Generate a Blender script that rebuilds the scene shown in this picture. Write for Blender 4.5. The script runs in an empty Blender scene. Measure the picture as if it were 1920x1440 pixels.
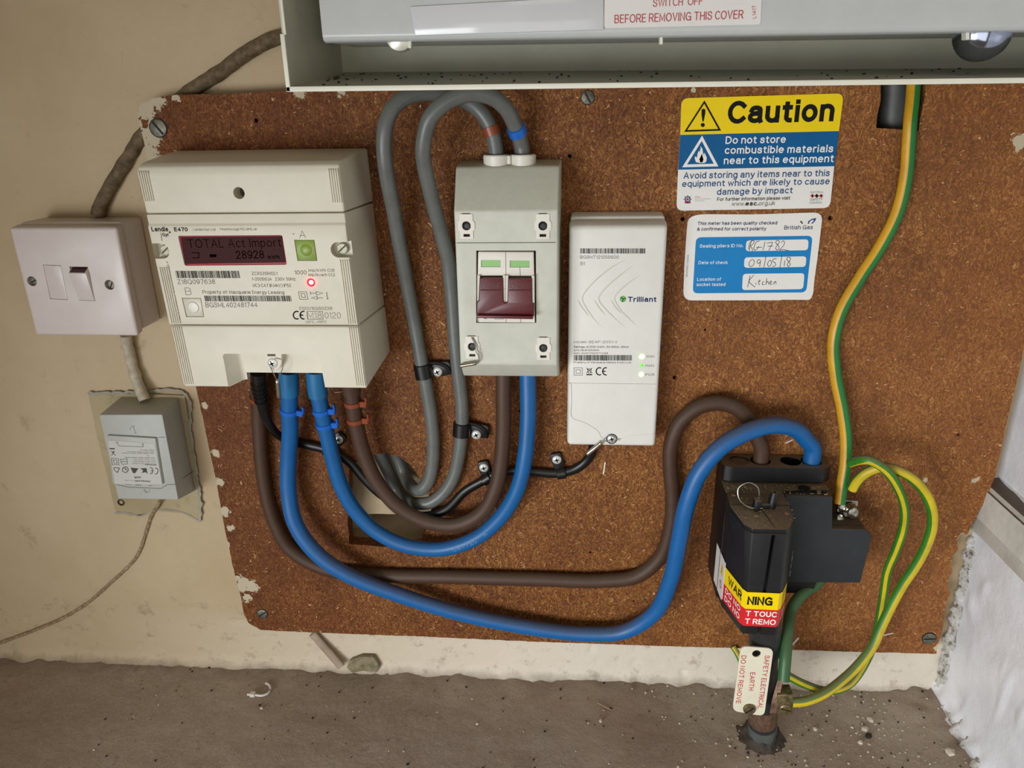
import bpy, bmesh, math, random
from mathutils import Vector, Matrix, noise
from mathutils.geometry import tessellate_polygon
random.seed(7)
SC = bpy.context.scene
COL = SC.collection

# ------------------------------------------------------------------ camera, world, lights, exposure
ROT = ((0.99745429, 0.06947737, -0.01605706), (0.00919449, -0.34860503, -0.93722462), (-0.07071348, 0.93469109, -0.3483564))
FOC = 1387.0
EYE = (0.0, -580.0, 521.7)          # millimetres: wall plane y = 0, floor z = 0
cam = bpy.data.cameras.new('camera'); camo = bpy.data.objects.new('camera', cam); COL.objects.link(camo)
cam.sensor_width = 36; cam.lens = FOC / 1920 * 36; cam.clip_start = 0.01; cam.clip_end = 50
M = Matrix(((ROT[0][0], -ROT[1][0], -ROT[2][0], EYE[0] / 1000), (ROT[0][1], -ROT[1][1], -ROT[2][1], EYE[1] / 1000),
            (ROT[0][2], -ROT[1][2], -ROT[2][2], EYE[2] / 1000), (0, 0, 0, 1)))
camo.matrix_world = M
SC.camera = camo
W = bpy.data.worlds.new('world'); SC.world = W; W.use_nodes = True
W.node_tree.nodes['Background'].inputs[0].default_value = (1.0, 0.82, 0.64, 1)
W.node_tree.nodes['Background'].inputs[1].default_value = 0.13

def area(name, loc, target, size, size_y, power, color):
    l = bpy.data.lights.new(name, 'AREA'); l.shape = 'RECTANGLE'; l.size = size; l.size_y = size_y; l.energy = power; l.color = color
    o = bpy.data.objects.new(name, l); COL.objects.link(o); o.location = loc
    o.rotation_euler = (Vector(target) - Vector(loc)).to_track_quat('-Z', 'Y').to_euler(); return o
d_ = area('doorway_daylight', (-0.55, -1.05, 0.20), (0.33, -0.05, 0.06), 0.55, 0.38, 3.4, (0.93, 0.96, 1.0))
d_.data.spread = math.radians(95)
area('front_fill', (0.0, -1.25, 0.28), (0.05, 0.0, 0.2), 0.9, 0.5, 2.4, (0.97, 0.97, 0.98))  # unseen frontal fill, added to lift the left-hand areas
area('hall_lamp', (0.1, -1.3, 1.35), (0.0, 0, 0.3), 0.5, 0.5, 1.3, (1.0, 0.86, 0.68))
SC.view_settings.view_transform = 'Standard'; SC.view_settings.look = 'None'
SC.view_settings.gamma = 1; SC.view_settings.use_curve_mapping = False
SC.view_settings.exposure = 0.0

# ------------------------------------------------------------------ helpers
def A(px, py, y):
    """The point of the vertical plane at depth y (mm) that this photo pixel shows."""
    a, b = (px - 960) / FOC, (py - 720) / FOC
    r = [ROT[0][i] * a + ROT[1][i] * b + ROT[2][i] for i in range(3)]
    t = (y - EYE[1]) / r[1]
    return Vector([EYE[i] + r[i] * t for i in range(3)])
def AZ(px, py, z):
    a, b = (px - 960) / FOC, (py - 720) / FOC
    r = [ROT[0][i] * a + ROT[1][i] * b + ROT[2][i] for i in range(3)]
    t = (z - EYE[2]) / r[2]
    return Vector([EYE[i] + r[i] * t for i in range(3)])
def AX(px, py, x):
    a, b = (px - 960) / FOC, (py - 720) / FOC
    r = [ROT[0][i] * a + ROT[1][i] * b + ROT[2][i] for i in range(3)]
    t = (x - EYE[0]) / r[0]
    return Vector([EYE[i] + r[i] * t for i in range(3)])
def crop(ox, oy, s):
    return lambda x, y: (ox + x / s, oy + y / s)
def lin(c):
    if isinstance(c, str):
        c = [int(c[i:i + 2], 16) / 255 for i in (0, 2, 4)]
    return tuple(v / 12.92 if v <= 0.04045 else ((v + 0.055) / 1.055) ** 2.4 for v in c) + (1,)

class NT:
    def __init__(s, name):
        s.m = bpy.data.materials.new(name); s.m.use_nodes = True; s.t = s.m.node_tree
        s.b = s.t.nodes['Principled BSDF']
    def n(s, typ, **kw):
        nd = s.t.nodes.new(typ)
        for k, v in kw.items():
            if k.startswith('i_'): nd.inputs[k[2:].replace('_', ' ')].default_value = v
            elif k.startswith('n'): nd.inputs[int(k[1:])].default_value = v
            else: setattr(nd, k, v)
        return nd
    def l(s, a, b): s.t.links.new(a, b)
    def coord(s, which='Object'): return s.n('ShaderNodeTexCoord').outputs[which]
    def noise(s, vec, scale, detail=4, rough=0.5):
        nd = s.n('ShaderNodeTexNoise'); nd.inputs['Scale'].default_value = scale
        nd.inputs['Detail'].default_value = detail; nd.inputs['Roughness'].default_value = rough
        s.l(vec, nd.inputs['Vector']); return nd.outputs['Fac']
    def ramp(s, fac, stops):
        r = s.n('ShaderNodeValToRGB'); e = r.color_ramp.elements
        while len(e) < len(stops): e.new(0.5)
        for q, (p, c) in zip(e, stops): q.position = p; q.color = c if len(c) == 4 else tuple(c) + (1,)
        s.l(fac, r.inputs[0]); return r.outputs[0]
    def mix(s, fac, a, b):
        x = s.n('ShaderNodeMix', data_type='RGBA')
        for v, i in ((fac, 0), (a, 6), (b, 7)):
            if hasattr(v, 'links'): s.l(v, x.inputs[i])
            else: x.inputs[i].default_value = v
        return x.outputs[2]
    def math(s, op, a, b=0.0, clamp=False):
        x = s.n('ShaderNodeMath', operation=op, use_clamp=clamp)
        for v, i in ((a, 0), (b, 1)):
            if hasattr(v, 'links'): s.l(v, x.inputs[i])
            else: x.inputs[i].default_value = v
        return x.outputs[0]
    def bump(s, h, strength, dist):
        x = s.n('ShaderNodeBump'); x.inputs['Strength'].default_value = strength; x.inputs['Distance'].default_value = dist
        s.l(h, x.inputs['Height']); s.l(x.outputs[0], s.b.inputs['Normal']); return x

def plain(name, color, rough=0.45, metal=0.0, var=0.06, dust=0.0, dustcol='8c8270', scale=60, bump=0.0, spec=0.5, coat=0.0):
    """A moulded or painted surface: faint mottling, fine relief, dust that lies on what faces up."""
    k = NT(name); c = lin(color); v = k.coord()
    n = k.noise(v, scale, 5, 0.6)
    d = tuple(x * (1 - var * 2.2) for x in c[:3]) + (1,); e = tuple(min(1, x * (1 + var)) for x in c[:3]) + (1,)
    out = k.ramp(n, [(0.3, d), (0.7, e)])
    if dust > 0:
        g = k.n('ShaderNodeNewGeometry'); sx = k.n('ShaderNodeSeparateXYZ'); k.l(g.outputs['Normal'], sx.inputs[0])
        up = k.math('MULTIPLY', k.math('SUBTRACT', sx.outputs['Z'], 0.25), 1.7, True)
        dn = k.math('MULTIPLY', up, k.math('ADD', k.noise(v, 420, 3), 0.35), True)
        dn = k.math('MULTIPLY', dn, dust, True)
        out = k.mix(dn, out, lin(dustcol))
    k.l(out, k.b.inputs['Base Color'])
    k.b.inputs['Roughness'].default_value = rough; k.b.inputs['Metallic'].default_value = metal
    k.b.inputs['Specular IOR Level'].default_value = spec
    k.b.inputs['Coat Weight'].default_value = coat
    if bump: k.bump(k.noise(v, 1400, 2), bump, 0.0004)
    return k.m
def glow(name, color, strength):
    k = NT(name); k.b.inputs['Base Color'].default_value = lin(color)
    k.b.inputs['Emission Color'].default_value = lin(color); k.b.inputs['Emission Strength'].default_value = strength
    return k.m

ROOTS = {}
def setp(o, label=None, cat=None, group=None, kind=None):
    if label: o['label'] = label
    if cat: o['category'] = cat
    if group: o['group'] = group
    if kind: o['kind'] = kind
    return o
def thing(name, label, cat, loc, group=None):
    o = bpy.data.objects.new(name, None); COL.objects.link(o); o.empty_display_size = 0.01
    o.location = Vector(loc) / 1000; setp(o, label, cat, group); ROOTS[o.name] = Vector(loc); return o
def rootloc(o):
    while o.parent: o = o.parent
    return Vector(o.location) * 1000
def mk(name, bm, mats, parent=None, smooth=True, angle=35, label=None):
    """Link a bmesh given in world millimetres as ONE mesh object (metres)."""
    me = bpy.data.meshes.new(name)
    if not isinstance(mats, (list, tuple)): mats = [mats]
    if parent is not None: L = rootloc(parent)
    else:
        xs = [v.co for v in bm.verts]
        L = Vector(((min(c.x for c in xs) + max(c.x for c in xs)) / 2, (min(c.y for c in xs) + max(c.y for c in xs)) / 2, min(c.z for c in xs)))
    for v in bm.verts: v.co = (v.co - L) / 1000
    bmesh.ops.recalc_face_normals(bm, faces=bm.faces) if name not in NOFLIP else None
    bm.to_mesh(me); bm.free()
    for m in mats: me.materials.append(m)
    if smooth:
        for p in me.polygons: p.use_smooth = True
        me.set_sharp_from_angle(angle=math.radians(angle))
    o = bpy.data.objects.new(name, me); COL.objects.link(o)
    if parent is not None: o.parent = parent
    else: o.location = L / 1000
    if label: o['label'] = label
    return o
NOFLIP = set()
def BM(): return bmesh.new()
def hexa(bm, c, bevel=0, seg=2, mi=0):
    """Eight corners: 4 of the near face (bl, br, tr, tl) then 4 of the far face."""
    t = bmesh.new(); v = [t.verts.new(Vector(p)) for p in c]
    for f in ((0, 1, 2, 3), (5, 4, 7, 6), (4, 0, 3, 7), (1, 5, 6, 2), (3, 2, 6, 7), (4, 5, 1, 0)): t.faces.new([v[i] for i in f])
    bmesh.ops.recalc_face_normals(t, faces=t.faces)
    if bevel: bmesh.ops.bevel(t, geom=t.edges[:], offset=bevel, segments=seg, profile=0.5, affect='EDGES', clamp_overlap=True)
    add(bm, t, mi)
def add(bm, t, mi=0):
    m = {}
    for v in t.verts: m[v] = bm.verts.new(v.co)
    for f in t.faces:
        try: g = bm.faces.new([m[v] for v in f.verts]); g.material_index = mi if mi else f.material_index
        except ValueError: pass
    t.free()
def box(bm, x0, x1, y0, y1, z0, z1, bevel=0, seg=2, mi=0):
    hexa(bm, [(x0, y0, z0), (x1, y0, z0), (x1, y0, z1), (x0, y0, z1), (x0, y1, z0), (x1, y1, z0), (x1, y1, z1), (x0, y1, z1)], bevel, seg, mi)
def prism(bm, pts, vec, bevel=0, seg=2, mi=0, bevel_all=True):
    """Extrude a flat polygon (3-D points) along vec."""
    t = bmesh.new(); vec = Vector(vec); n = len(pts)
    a = [t.verts.new(Vector(p)) for p in pts]; b = [t.verts.new(Vector(p) + vec) for p in pts]
    t.faces.new(a); t.faces.new(b[::-1])
    for i in range(n): t.faces.new((a[i], b[i], b[(i + 1) % n], a[(i + 1) % n]))
    bmesh.ops.recalc_face_normals(t, faces=t.faces)
    if bevel: bmesh.ops.bevel(t, geom=t.edges[:], offset=bevel, segments=seg, profile=0.5, affect='EDGES', clamp_overlap=True)
    add(bm, t, mi)
def rnd(pts, r, n=5):
    """Round the corners of a 2-D or 3-D polygon."""
    P = [Vector(p) for p in pts]; out = []
    for i, p in enumerate(P):
        a, b = P[i - 1], P[(i + 1) % len(P)]
        rr = r[i] if isinstance(r, (list, tuple)) else r
        if rr <= 0: out.append(p); continue
        da = min(rr, (a - p).length * 0.45); db = min(rr, (b - p).length * 0.45)
        s, e = p + (a - p).normalized() * da, p + (b - p).normalized() * db
        for k in range(n + 1):
            t = k / n; out.append(s * (1 - t) ** 2 + p * 2 * t * (1 - t) + e * t * t)
    return out
def slab(bm, px, y0, y1, bevel=0, seg=1, r=0, mi=0):
    """A polygon outlined in photo pixels on the plane y0, thickened straight back to y1."""
    pts = [A(p[0], p[1], y0) for p in px]
    if r: pts = rnd(pts, r)
    prism(bm, pts, (0, y1 - y0, 0), bevel, seg, mi)
def lathe(bm, base, axis, prof, n=20, mi=0, ref=(0, 0, 1)):
    """Revolve [(radius, height)] about axis at base."""
    ax = Vector(axis).normalized(); u = ax.cross(Vector(ref))
    if u.length < 1e-3: u = ax.cross(Vector((1, 0, 0)))
    u.normalize(); w = ax.cross(u); base = Vector(base); rings = []
    t = bmesh.new()
    for r, h in prof:
        if r <= 1e-6: rings.append([t.verts.new(base + ax * h)])
        else: rings.append([t.verts.new(base + ax * h + (u * math.cos(2 * math.pi * i / n) + w * math.sin(2 * math.pi * i / n)) * r) for i in range(n)])
    for a, b in zip(rings, rings[1:]):
        for i in range(n):
            j = (i + 1) % n
            if len(a) == 1 and len(b) > 1: t.faces.new((a[0], b[i], b[j]))
            elif len(b) == 1 and len(a) > 1: t.faces.new((a[i], b[0], a[j]))
            elif len(a) > 1: t.faces.new((a[i], b[i], b[j], a[j]))
    if len(rings[0]) > 1: t.faces.new(rings[0])
    if len(rings[-1]) > 1: t.faces.new(rings[-1])
    bmesh.ops.recalc_face_normals(t, faces=t.faces)
    add(bm, t, mi)
def smoothpath(P, step=2.0):
    P = [Vector(p) for p in P]; Q = [P[0] * 2 - P[1]] + P + [P[-1] * 2 - P[-2]]; out = []
    for i in range(1, len(Q) - 2):
        a, b, c, d = Q[i - 1:i + 3]; n = max(2, int((c - b).length / step))
        ta = max((b - a).length, 1e-3) ** .5; tb = max((c - b).length, 1e-3) ** .5; tc = max((d - c).length, 1e-3) ** .5
        m1 = ((b - a) / ta - (c - a) / (ta + tb) + (c - b) / tb) * tb
        m2 = ((c - b) / tb - (d - b) / (tb + tc) + (d - c) / tc) * tb
        for k in range(n):
            t = k / n; t2, t3 = t * t, t * t * t
            out.append(b * (2 * t3 - 3 * t2 + 1) + m1 * (t3 - 2 * t2 + t) + c * (-2 * t3 + 3 * t2) + m2 * (t3 - t2))
    out.append(P[-1]); return out
def tube(bm, P, r, n=18, caps=True, mi=0, stripe=None, rad=None, twist=0, flat=None):
    """Sweep a circle along P. stripe: {material index: [(a0, a1) degrees about the view-facing side]}."""
    N = len(P); T = [(P[min(i + 1, N - 1)] - P[max(i - 1, 0)]).normalized() for i in range(N)]
    up = Vector((0, -1, 0)); rings = []
    for i in range(N):
        nrm = up - T[i] * up.dot(T[i])
        if nrm.length < 0.05: nrm = rings_n
        nrm.normalize(); rings_n = nrm.copy(); bi = T[i].cross(nrm)
        ri = rad(i / (N - 1)) if rad else r; ring = []
        for k in range(n):
            a = 2 * math.pi * k / n + twist * i / N
            fx, fy = (flat if flat else (1, 1))
            ring.append(bm.verts.new(P[i] + nrm * math.cos(a) * ri * fx + bi * math.sin(a) * ri * fy))
        rings.append(ring)
    for i in range(N - 1):
        for k in range(n):
            f = bm.faces.new((rings[i][k], rings[i][(k + 1) % n], rings[i + 1][(k + 1) % n], rings[i + 1][k])); f.material_index = mi
            if stripe:
                a = (360 * (k + 0.5) / n + 180) % 360 - 180
                for m_, spans in stripe.items():
                    if any(s <= a < e for s, e in spans): f.material_index = m_
    if caps:
        bm.faces.new(rings[0][::-1]); bm.faces.new(rings[-1])
    return T
def fill(bm, outer, holes, y0, y1, mi=0):
    """A plate with holes: 3-D loops on the plane y0, thickened to y1."""
    loops = [[Vector(p) for p in outer]] + [[Vector(p) for p in h] for h in holes]
    tris = tessellate_polygon([[Vector((p.x, p.z, 0)) for p in L] for L in loops])
    flat = [p for L in loops for p in L]
    f0 = [bm.verts.new(p) for p in flat]; f1 = [bm.verts.new(Vector((p.x, y1, p.z))) for p in flat]
    for t in tris:
        try:
            bm.faces.new([f0[i] for i in t]).material_index = mi; bm.faces.new([f1[i] for i in reversed(t)]).material_index = mi
        except ValueError: pass
    o = 0
    for L in loops:
        for i in range(len(L)):
            j = (i + 1) % len(L)
            bm.faces.new((f0[o + i], f0[o + j], f1[o + j], f1[o + i])).material_index = mi
        o += len(L)
def circ(c, r, n=14, wob=0):
    return [Vector((c.x + (r + random.uniform(-wob, wob)) * math.cos(2 * math.pi * i / n), c.y, c.z + (r + random.uniform(-wob, wob)) * math.sin(2 * math.pi * i / n))) for i in range(n)]
def carve(bm, cutters):
    """Boolean difference of a bmesh and cutter bmeshes (world mm)."""
    me = bpy.data.meshes.new('t'); bmesh.ops.recalc_face_normals(bm, faces=bm.faces); bm.to_mesh(me); bm.free(); o = bpy.data.objects.new('t', me); COL.objects.link(o)
    mec = bpy.data.meshes.new('c'); cutters.normal_update(); bmesh.ops.recalc_face_normals(cutters, faces=cutters.faces); cutters.to_mesh(mec); cutters.free()
    c = bpy.data.objects.new('c', mec); COL.objects.link(c)
    md = o.modifiers.new('b', 'BOOLEAN'); md.object = c; md.operation = 'DIFFERENCE'; md.solver = 'EXACT'; md.use_self = True
    dg = bpy.context.evaluated_depsgraph_get(); r = bpy.data.meshes.new_from_object(o.evaluated_get(dg))
    out = bmesh.new(); out.from_mesh(r)
    bpy.data.objects.remove(o); bpy.data.objects.remove(c); bpy.data.meshes.remove(r)
    return out

# flat print: ribbons and lettering that lie on a surface --------------------------------
GL = {
'A': "l 0 0 3.7 10 7.4 0;l 1.3 3.3 6.1 3.3", 'B': "l 3.6 0 0 0 0 10 3.5 10;a 3.5 7.6 2.4 2.4 90 -90;l 0 5.2 3.7 5.2;a 3.6 2.6 2.8 2.6 90 -90", 'C': "a 4 5 4 5 42 318",
'D': "l 2.6 0 0 0 0 10 2.6 10;a 2.6 5 4.4 5 90 -90", 'E': "l 5.6 0 0 0 0 10 5.4 10;l 0 5.2 5 5.2", 'F': "l 0 0 0 10 5.4 10;l 0 5 4.8 5", 'G': "a 4.2 5 4.2 5 45 330;l 4.6 4.7 7.9 4.7 7.9 0",
'H': "l 0 0 0 10;l 6.6 0 6.6 10;l 0 5.2 6.6 5.2", 'I': "l 0 0 0 10", 'J': "l 4.4 10 4.4 2.4;a 2.2 2.4 2.2 2.4 0 -170", 'K': "l 0 0 0 10;l 6.2 10 0 3.8;l 2.2 6 6.5 0", 'L': "l 0 10 0 0 5 0",
'M': "l 0 0 0 10 4 1.5 8 10 8 0", 'N': "l 0 0 0 10 6.6 0 6.6 10", 'O': "a 4.2 5 4.2 5 90 450", 'P': "l 0 0 0 10 3.6 10;a 3.6 7.3 2.8 2.7 90 -90;l 3.6 4.6 0 4.6", 'Q': "a 4.2 5 4.2 5 90 450;l 5 2.4 8 -.4",
'R': "l 0 0 0 10 3.8 10;a 3.8 7.4 2.7 2.6 90 -90;l 3.8 4.8 0 4.8;l 3.8 4.8 6.6 0", 'S': "s 6.1 7.6 5.4 9.4 3.2 10 1 9.3 .4 7.5 1.4 6 3.3 5.3 5.4 4.5 6.4 2.9 5.6 .8 3.2 0 .9 .6 0 2.5",
'T': "l 0 10 7 10;l 3.5 10 3.5 0", 'U': "l 0 10 0 3.2;a 3.2 3.2 3.2 3.2 180 360;l 6.4 3.2 6.4 10", 'V': "l 0 10 3.5 0 7 10", 'W': "l 0 10 2.6 0 5.2 9.6 7.8 0 10.4 10", 'X': "l 0 0 6.6 10;l 0 10 6.6 0", 'Y': "l 0 10 3.5 4.6 7 10;l 3.5 4.6 3.5 0", 'Z': "l 0 10 6.4 10 0 0 6.6 0",
'a': "s .6 5.7 1.2 6.8 2.9 7.2 4.7 6.6 5 5.2;l 5 5.4 5 1.2 5.4 0;a 2.5 2.1 2.5 2 80 360;l 2.7 4.1 5 4.6", 'b': "l 0 0 0 10;a 2.7 3.6 2.7 3.6 160 -160", 'c': "a 2.8 3.6 2.8 3.6 45 315", 'd': "l 5.4 0 5.4 10;a 2.7 3.6 2.7 3.6 20 340",
'e': "l .1 3.8 5.6 3.8;a 2.8 3.6 2.8 3.6 4 315", 'f': "a 2.9 8.2 1.7 1.8 90 180;l 1.2 8.2 1.2 0;l 0 7 3 7", 'g': "l 5.4 7 5.4 -.5;a 2.7 3.6 2.7 3.6 20 340;a 2.8 -.5 2.6 2.4 0 -150", 'h': "l 0 0 0 10;a 2.5 4.7 2.5 2.5 165 0;l 5 4.7 5 0",
'i': "l 0 0 0 7;l 0 9.8 0 10", 'j': "l 1 7 1 -2;l 1 9.8 1 10", 'k': "l 0 0 0 10;l 4.8 7 0 2.6;l 1.8 4.2 5 0", 'l': "l 0 0 0 10", 'm': "l 0 0 0 7;a 2.1 4.9 2.1 2.3 165 0;l 4.2 4.9 4.2 0;a 6.3 4.9 2.1 2.3 165 0;l 8.4 4.9 8.4 0",
'n': "l 0 0 0 7;a 2.5 4.7 2.5 2.5 165 0;l 5 4.7 5 0", 'o': "a 2.9 3.6 2.9 3.6 90 450", 'p': "l 0 -3 0 7;a 2.7 3.6 2.7 3.6 160 -160", 'q': "l 5.4 -3 5.4 7;a 2.7 3.6 2.7 3.6 20 340", 'r': "l 0 0 0 7;a 2.6 4.4 2.6 2.7 165 85",
's': "s 4.6 5.6 4 6.9 2.3 7.2 .7 6.6 .5 5.2 1.6 4.2 3.5 3.6 4.8 2.2 4.2 .5 2.3 0 .6 .5 0 1.9", 't': "l 1.3 9 1.3 1.6;a 2.9 1.7 1.6 1.7 180 280;l 0 7 3.1 7", 'u': "l 0 7 0 2.5;a 2.5 2.5 2.5 2.5 180 345;l 5 7 5 0", 'v': "l 0 7 2.6 0 5.2 7", 'w': "l 0 7 2 0 4 6.6 6 0 8 7", 'x': "l 0 0 5 7;l 0 7 5 0", 'y': "l 0 7 2.8 .3;l 5.4 7 2.2 -2 .9 -3 0 -2.8", 'z': "l 0 7 4.6 7 0 0 4.8 0",
'0': "a 2.9 5 2.9 5 90 450", '1': "l .4 7.6 2.4 10 2.4 0", '2': "s .1 7.2 .8 9.3 2.9 10 5 9.2 5.6 7.2 4.4 5 1.6 2.4 .2 .2;l 0 0 5.8 0", '3': "a 2.7 7.6 2.5 2.4 150 -90;a 2.7 2.7 2.9 2.7 90 -150", '4': "l 4.4 0 4.4 10 0 3 6 3", '5': "l 5.2 10 1 10 .5 5.2;a 2.7 3.1 2.9 3.1 130 -150",
'6': "a 2.9 3.2 2.9 3.2 90 450;s 5.3 8.3 4.6 9.6 3 10 1.2 9 .2 6.5 0 3.3", '7': "l 0 10 5.8 10 2.2 0", '8': "a 2.9 7.6 2.4 2.4 90 450;a 2.9 2.6 2.9 2.6 90 450", '9': "a 2.9 6.8 2.9 3.2 90 450;s .5 1.7 1.2 .4 2.8 0 4.6 1 5.6 3.5 5.8 6.7",
'.': "l 0 0 0 1.2", ',': "l .4 1.2 0 -1.6", ':': "l 0 0 0 1.2;l 0 5.6 0 6.8", '-': "l 0 4 3.2 4", '+': "l 0 5 5.4 5;l 2.7 2.3 2.7 7.7", '/': "l 0 -1 3.6 10.4", '(': "a 3.4 4.2 3.4 6.6 120 240", ')': "a -1 4.2 3.4 6.6 60 -60", '&': "s 7 0 2 6.4 1.6 8.6 3 10 4.6 8.6 3.8 6.6 .8 4 .2 2 1.6 .1 3.6 0 5.6 1.8 6.6 4.6", '?': "s 0 7.6 .8 9.4 2.8 10 5 9 5 7 3.4 5.2 2.8 3;l 2.8 0 2.8 1.2", '°': "a 1.3 8.6 1.2 1.3 90 450", "'": "l 0 10 0 7.6",
}
GC = {}
def glyph(ch):
    if ch not in GC:
        out = []
        for part in GL.get(ch, '').split(';'):
            t = part.split()
            if not t: continue
            q = [float(v) for v in t[1:]]
            if t[0] == 'a':
                cx, cy, rx, ry, a0, a1 = q; n = max(4, int(abs(a1 - a0) / 20)); full = abs(a1 - a0) >= 359.9
                P = [(cx + rx * math.cos(math.radians(a0 + (a1 - a0) * i / n)), cy + ry * math.sin(math.radians(a0 + (a1 - a0) * i / n))) for i in range(n if full else n + 1)]; out.append((P, full))
            else:
                P = list(zip(q[0::2], q[1::2]))
                if t[0] == 's': P = [(v.x, v.y) for v in smoothpath([Vector((a, b, 0)) for a, b in P], 0.8)]
                out.append((P, False))
        xs = [p[0] for P, _ in out for p in P] or [0]
        GC[ch] = (out, min(xs) if ch != ')' else -1, max(xs) if xs else 0)
    return GC[ch]
def ribbon3(bm, P, w, nrm, mi, closed=False):
    n = len(P); L = []; R = []
    for i in range(n):
        a = P[i - 1] if (i or closed) else P[i]; b = P[(i + 1) % n] if (i < n - 1 or closed) else P[i]
        d1 = P[i] - a; d2 = b - P[i]; d1 = d1.normalized() if d1.length > 1e-6 else d2.normalized(); d2 = d2.normalized() if d2.length > 1e-6 else d1
        d = d1 + d2; d = d.normalized() if d.length > 0.2 else d1
        m = nrm.cross(d); k_ = 1 / max(0.5, abs(m.dot(nrm.cross(d1))))
        L.append(bm.verts.new(P[i] + m * w * k_)); R.append(bm.verts.new(P[i] - m * w * k_))
    for i in range(n if closed else n - 1):
        j = (i + 1) % n; bm.faces.new((L[i], R[i], R[j], L[j])).material_index = mi
def T3(bm, body, p0, p1, h, nrm=(0, -1, 0), bold=0.0, mi=0, spacing=1.0, lift=0.12, shear=0.0):
    """Stroked sans-serif lettering from p0 to p1 (baseline, mm), capital height h mm."""
    wt = 0.105 + bold * 3.0; x = 0.0; items = []
    for ch in body:
        if ch == ' ': x += 3.4 * spacing; continue
        st_, a, b = glyph(ch); items.append((st_, x - a)); x += (b - a) + (2.0 + wt * 7) * spacing
    x -= (2.0 + wt * 7) * spacing
    u = (p1 - p0); wdt = u.length; u = u / wdt; nrm = Vector(nrm).normalized(); v_ = nrm.cross(u)
    w = h * wt; sy = (h - w) / 10; sx = (wdt - w) / max(x, 0.8); o = p0 + nrm * lift + u * (w / 2) + v_ * (w / 2)
    if x < 0.8: sx = sy
    nn_ = 0
    for st_, dx in items:
        for P, closed in st_:
            nn_ += 1
            Q = [o + nrm * (0.012 * (nn_ % 4)) + u * ((px + dx) * sx + shear * py * sy) + v_ * (py * sy) for px, py in P]
            if not closed and len(Q) > 1:
                Q[0] = Q[0] + (Q[0] - Q[1]).normalized() * w * .45; Q[-1] = Q[-1] + (Q[-1] - Q[-2]).normalized() * w * .45
            ribbon3(bm, Q, w / 2, nrm, mi, closed)
class Print:
    """Lettering and marks on one plane y, given in the pixels of a crop of the photo."""
    def __init__(s, y, k, lift=0.12): s.y, s.k, s.bm, s.lift = y, k, BM(), lift
    def p(s, x, y): return A(*s.k(x, y), s.y)
    def mm(s, x, y): return (s.p(x + 10, y) - s.p(x, y)).length / 10
    def t(s, body, x0, y0, x1, y1, h, mi=0, bold=0.0, spacing=1.0, shear=0.0):
        T3(s.bm, body, s.p(x0, y0), s.p(x1, y1), h * s.mm(x0, y0), (0, -1, 0), bold, mi, spacing, s.lift, shear)
    def poly(s, pts, mi=0, r=0, lift=None):
        P = [s.p(*q) + Vector((0, -(s.lift if lift is None else lift), 0)) for q in pts]
        if r: P = rnd(P, r)
        tr = tessellate_polygon([[Vector((q.x, q.z, 0)) for q in P]]); v = [s.bm.verts.new(q) for q in P]
        for t in tr: s.bm.faces.new([v[i] for i in t]).material_index = mi
    def line(s, pts, w, mi=0, closed=False):
        P = [s.p(*q) + Vector((0, -s.lift, 0)) for q in pts]; w = w * s.mm(*pts[0]) / 2
        n = len(P); L = []; R = []
        for i in range(n):
            a = P[i - 1] if (i or closed) else P[i]; b = P[(i + 1) % n] if (i < n - 1 or closed) else P[i]
            d1 = (P[i] - a); d2 = (b - P[i]); d1 = d1.normalized() if d1.length > 1e-6 else d2.normalized(); d2 = d2.normalized() if d2.length > 1e-6 else d1
            d = (d1 + d2); d = d.normalized() if d.length > 1e-3 else d1
            m = Vector((-d.z, 0, d.x)); k_ = 1 / max(0.45, abs(m.dot(Vector((-d1.z, 0, d1.x)))))
            L.append(s.bm.verts.new(P[i] + m * w * k_)); R.append(s.bm.verts.new(P[i] - m * w * k_))
        for i in range(n if closed else n - 1):
            j = (i + 1) % n; s.bm.faces.new((L[i], L[j], R[j], R[i])).material_index = mi
    def arc(s, cx, cy, rx, ry, a0, a1, w, mi=0, n=14):
        s.line([(cx + rx * math.cos(math.radians(a0 + (a1 - a0) * i / n)), cy - ry * math.sin(math.radians(a0 + (a1 - a0) * i / n))) for i in range(n + 1)], w, mi)
    def disc(s, cx, cy, r, mi=0, n=16): s.poly([(cx + r * math.cos(6.2832 * i / n), cy - r * math.sin(6.2832 * i / n)) for i in range(n)], mi)
    def rect(s, x0, y0, x1, y1, mi=0): s.poly([(x0, y0), (x1, y0), (x1, y1), (x0, y1)], mi)
    def bars(s, x0, y0, x1, y1, n, mi=0, seed=1, slope=0.0):
        g = random.Random(seed); x = x0; u = (x1 - x0) / n
        while x < x1 - u:
            w = u * g.choice((0.35, 0.5, 0.9)); d = slope * (x - x0)
            s.poly([(x, y0 + d), (x + w, y0 + d), (x + w + (y1 - y0) * s.sl, y1 + d), (x + (y1 - y0) * s.sl, y1 + d)], mi); x += w + u * g.choice((0.3, 0.45, 0.7))
    sl = 0.0
    def ce(s, x0, x1, y0, y1, w, mi=0):
        r = (y1 - y0) / 2; s.arc(x0 + r * 0.9, (y0 + y1) / 2, r * 0.9, r, 60, 300, w, mi)
        cx = x1 - r * 0.1; s.arc(cx, (y0 + y1) / 2, r * 0.9, r, 75, 285, w, mi); s.line([(cx - r * 0.9, (y0 + y1) / 2), (cx - r * 0.1, (y0 + y1) / 2)], w, mi)
    def make(s, mats, parent, name='printed_lettering', label=None):
        for v in s.bm.verts: pass
        NOFLIP.add(name)
        return mk(name, s.bm, mats, parent, smooth=False, label=label)
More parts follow.
